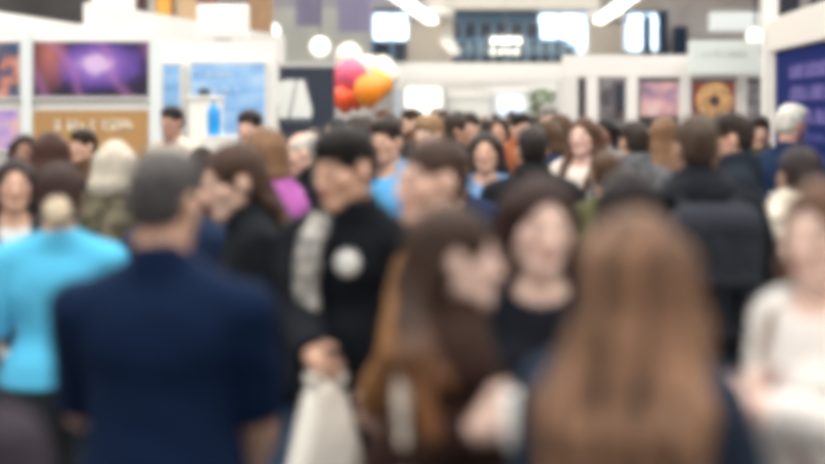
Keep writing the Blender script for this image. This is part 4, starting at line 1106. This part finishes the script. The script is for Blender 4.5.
# cup in the hand of the woman in the brown jacket
cp = hand_at(P_prof, 0)
cu = tag(empty('paper_cup', (cp.x + .012, cp.y - .022, cp.z - .015)), 'white paper cup held by the woman in the brown jacket', 'cup')
MB().lathe([(.028, -.045), (.030, -.043), (.040, .052), (.038, .052), (.036, .045)], n=28).build('cup_wall', plain('paper_white', (.84, .83, .80), .6), cu)
MB().lathe([(.042, .050), (.043, .056), (.040, .064), (.0, .065)], n=28).build('lid', plain('lid_white', (.82, .81, .79), .4), cu)
# red phone in the hands of the woman in white
cp = hand_at(P_white, 0)
ph = tag(empty('phone', (cp.x - .01, cp.y - .02, cp.z + .012), math.radians(128)), 'phone in a red case in the hands of the woman in white', 'phone')
ph.rotation_euler = (math.radians(62), 0, math.radians(110))
MB().box((-.036, -.005, -.075), (.036, .005, .075), bev=.005).build('case', plain('red_case', (.30, .035, .035), .5), ph)
MB().box((-.032, .0052, -.070), (.032, .0060, .070)).build('screen', BLACK, ph)
# shoulder bag of the woman in white
I = P_white; sb = tag(empty('shoulder_bag', I['root'].location, I['root'].rotation_euler.z, I['s']), 'small bag on a thin brown strap across the white top', 'bag')
pts = [(.10, -.075, 1.45), (.115, -.005, 1.477), (.10, .075, 1.435), (.07, .143, 1.36), (.02, .163, 1.27), (-.06, .160, 1.15), (-.13, .125, 1.03), (-.185, .06, .93)]
LEA = plain('brown_leather', (.14, .07, .04), .5)
link('strap', Sdf([(cone(a_, b_, .010), .004) for a_, b_ in zip(pts, pts[1:])], .005).mesh('strap'), LEA, sb)
link('pouch', Sdf(rbox((-.235, .03, .84), (.030, .030, .11)), .006).mesh('pouch'), LEA, sb)

# ------------------------------------------------------------------ the crowd: a few people built once, then copied with other clothes
HEROES = [o for o in bpy.data.objects if o.name.startswith('person')]
TOPS = [('black', (.012, .013, .017)), ('charcoal', (.045, .047, .052)), ('navy', (.012, .022, .055)), ('dark green', (.02, .045, .03)), ('brown', (.09, .05, .03)), ('beige', (.46, .36, .26)), ('rust', (.28, .09, .04)),
        ('grey', (.22, .22, .22)), ('white', (.74, .72, .68)), ('denim blue', (.09, .17, .32)), ('burgundy', (.13, .02, .03)), ('olive', (.10, .10, .05)), ('pale pink', (.62, .42, .40)), ('teal', (.05, .22, .24)), ('mustard', (.42, .24, .05))]
HAIRS = [('black', (.008, .007, .007)), ('dark brown', (.024, .013, .009)), ('brown', (.065, .034, .019)), ('fair', (.26, .155, .08)), ('auburn', (.09, .030, .015)), ('grey', (.20, .19, .18))]
SKN = [(.62, .38, .28), (.56, .32, .22), (.68, .45, .35), (.44, .24, .16), (.25, .13, .085)]
protos = []
for k, (sx, hs, up_) in enumerate((('m', 'short', 'jacket'), ('f', 'long', 'sweater'), ('m', 'fringe', 'coat'), ('f', 'tied', 'jacket'), ('f', 'bob', 'coat'), ('m', 'crew', 'sweater'))):
    P = person('x', 412, 20, 116, 0, sx, (hs, (.05, .03, .02), .3), SKN[k % 5], (up_, (.05, .05, .05)), TR, h=.0135, arms=('down', 'front') if k % 2 else ('down', 'down'), name='person', w=1.0 if sx == 'f' else 1.04)
    protos.append((P['root'], hs, up_))
free = [(o.location.x, o.location.y) for o in HEROES]
def place_ok(x, y, dmin=.68): return all((x - a_) ** 2 + (y - b_) ** 2 > dmin ** 2 for a_, b_ in free)
OBST = [(at(543, 0, 30).x, 30, .6), (at(365, 0, 20).x, 20, .5), (at(207, 0, 13.5).x, 13.5, .8), (at(764, 0, 12.8).x, 12.8, .4)]
def clear(x, y):
    if any((x - a_) ** 2 + (y - b_) ** 2 < (c_ + .25) ** 2 for a_, b_, c_ in OBST): return False
    if x < -1.75 and y > 15.2: return False
    if abs(y - 18) < .5 and x < -.7: return False
    if x > 1.45 and y > 15.3: return False
    if x > XR(y) - .35: return False
    if y > 30.2: return False
    return True
SMAT = []
for c in SKN: pass
def landmark(px):
    for lim, t in ((70, 'before the cut-off posters'), (150, 'before the tan poster'), (185, 'before the narrow blue banner'), (268, 'before the wide blue banner'), (335, 'before the navy banner'), (395, 'under the balloons'), (446, 'before the bright board'), (492, 'before the middle white stand'), (532, 'before the blue screen'), (578, 'by the green plant'), (630, 'by the amber crate'), (682, 'before the blossom poster'), (740, 'before the orange ring poster'), (900, 'by the tall white post')):
        if px < lim: return t
R_ = random.Random(23); used = set(); first = set(); n_crowd = 0
HW = {'short': 'short', 'long': 'long', 'fringe': 'fringed', 'tied': 'tied', 'bob': 'bobbed', 'crew': 'cropped'}
UW = {'jacket': 'jacket', 'sweater': 'sweater', 'coat': 'coat'}
WT = [8, 5, 5, 1, 3, 1.5, .7, 2, 1.5, 1.5, .8, 2, 1, .3, .4]
def spawn(px, Z, top=None, dmin=.68):
    global n_crowd
    x = (px - CX) * Z / F
    if not place_ok(x, Z, dmin) or not clear(x, Z): return False
    for _ in range(60):
        k = R_.randrange(6); hi = R_.choices(range(6), (4, 6, 5, .8, .8, .7))[0]; ti = R_.choices(range(15), WT)[0]
        yaw = R_.choice((0, 10, -20, 170, 190, 155, 200, 165, 180, 140, 90, -90, 110, -110))
        fac = 'seen from behind' if abs(yaw) < 45 else 'facing us' if abs(yaw) > 140 else 'turned to the side'
        lab = f'person in a {TOPS[ti][0]} {UW[protos[k][2]]}, {HW[protos[k][1]]} {HAIRS[hi][0]} hair, {landmark(px)}'
        key = (HW[protos[k][1]], hi, ti, UW[protos[k][2]], landmark(px))
        if key not in used: break
    used.add(key)
    src = protos[k][0]
    if k not in first:
        first.add(k); r = src; kids = list(src.children)
    else:
        r = src.copy(); COL.objects.link(r); kids = []
        for c in src.children:
            d = c.copy(); COL.objects.link(d); d.parent = r; kids.append(d)
    s0 = (EYE - (116 - HY) * 20 / F) / 1.752
    s_ = (EYE - (top - HY) * Z / F) / 1.752 if top else R_.gauss(.985 if protos[k][1] in ('short', 'fringe', 'crew') else .94, .035)
    r.location = (x, Z, 0); r.rotation_euler = (0, 0, math.radians(yaw)); r.scale = (s_,) * 3
    tag(r, lab, 'person', 'visitors in the aisle crowd')
    for c in kids:
        nm = c.name.split('.')[0]
        mt = hair_mat(HAIRS[hi][1], None, .25) if nm == 'hair' else fabric(TOPS[ti][1]) if nm in UW else fabric(R_.choice((TR, JEAN, (.03, .03, .035), (.05, .04, .035)))) if nm == 'trousers' else None
        if mt: c.material_slots[0].link = 'OBJECT'; c.material_slots[0].material = mt
    free.append((x, Z)); n_crowd += 1
    return True
# fixed places first, then random ones behind them
for px, Z, top in ((430, 9.8, 116), (455, 11, 114), (410, 10.4, 120), (500, 10.6, 112), (470, 13, 113), (520, 12, 113), (548, 10.6, 120), (560, 13, 114), (606, 11.5, 118), (400, 13, 116), (356, 10.5, 116), (338, 12.5, 118), (318, 10.3, 120), (288, 10.6, 122),
                   (715, 9.8, 122), (690, 11.8, 124), (750, 10.4, 126), (640, 12.4, 120), (658, 13.8, 118), (85, 10.4, 130), (25, 9.2, 134), (135, 10.2, 134), (202, 9.2, 146), (152, 8.6, 150), (222, 10.6, 140), (330, 8.6, 140), (425, 7.2, 140), (510, 9.2, 136), (455, 7.0, 146), (560, 7.9, 142), (608, 6.9, 150), (770, 7.3, 136),
                   (90, 5.6, 172), (182, 6.0, 165)):
    spawn(px, Z, top)
t_ = 0
while n_crowd < 92 and t_ < 4000:
    t_ += 1
    Z = R_.choice((R_.uniform(10, 15), R_.uniform(13, 22), R_.uniform(18, 29.5)))
    spawn(R_.uniform(380, 590) if Z > 15 else R_.uniform(280, 760), Z, None, .80)
for k, (r, *_x) in enumerate(protos):
    if k not in first:
        for c in list(r.children): bpy.data.objects.remove(c)
        bpy.data.objects.remove(r)
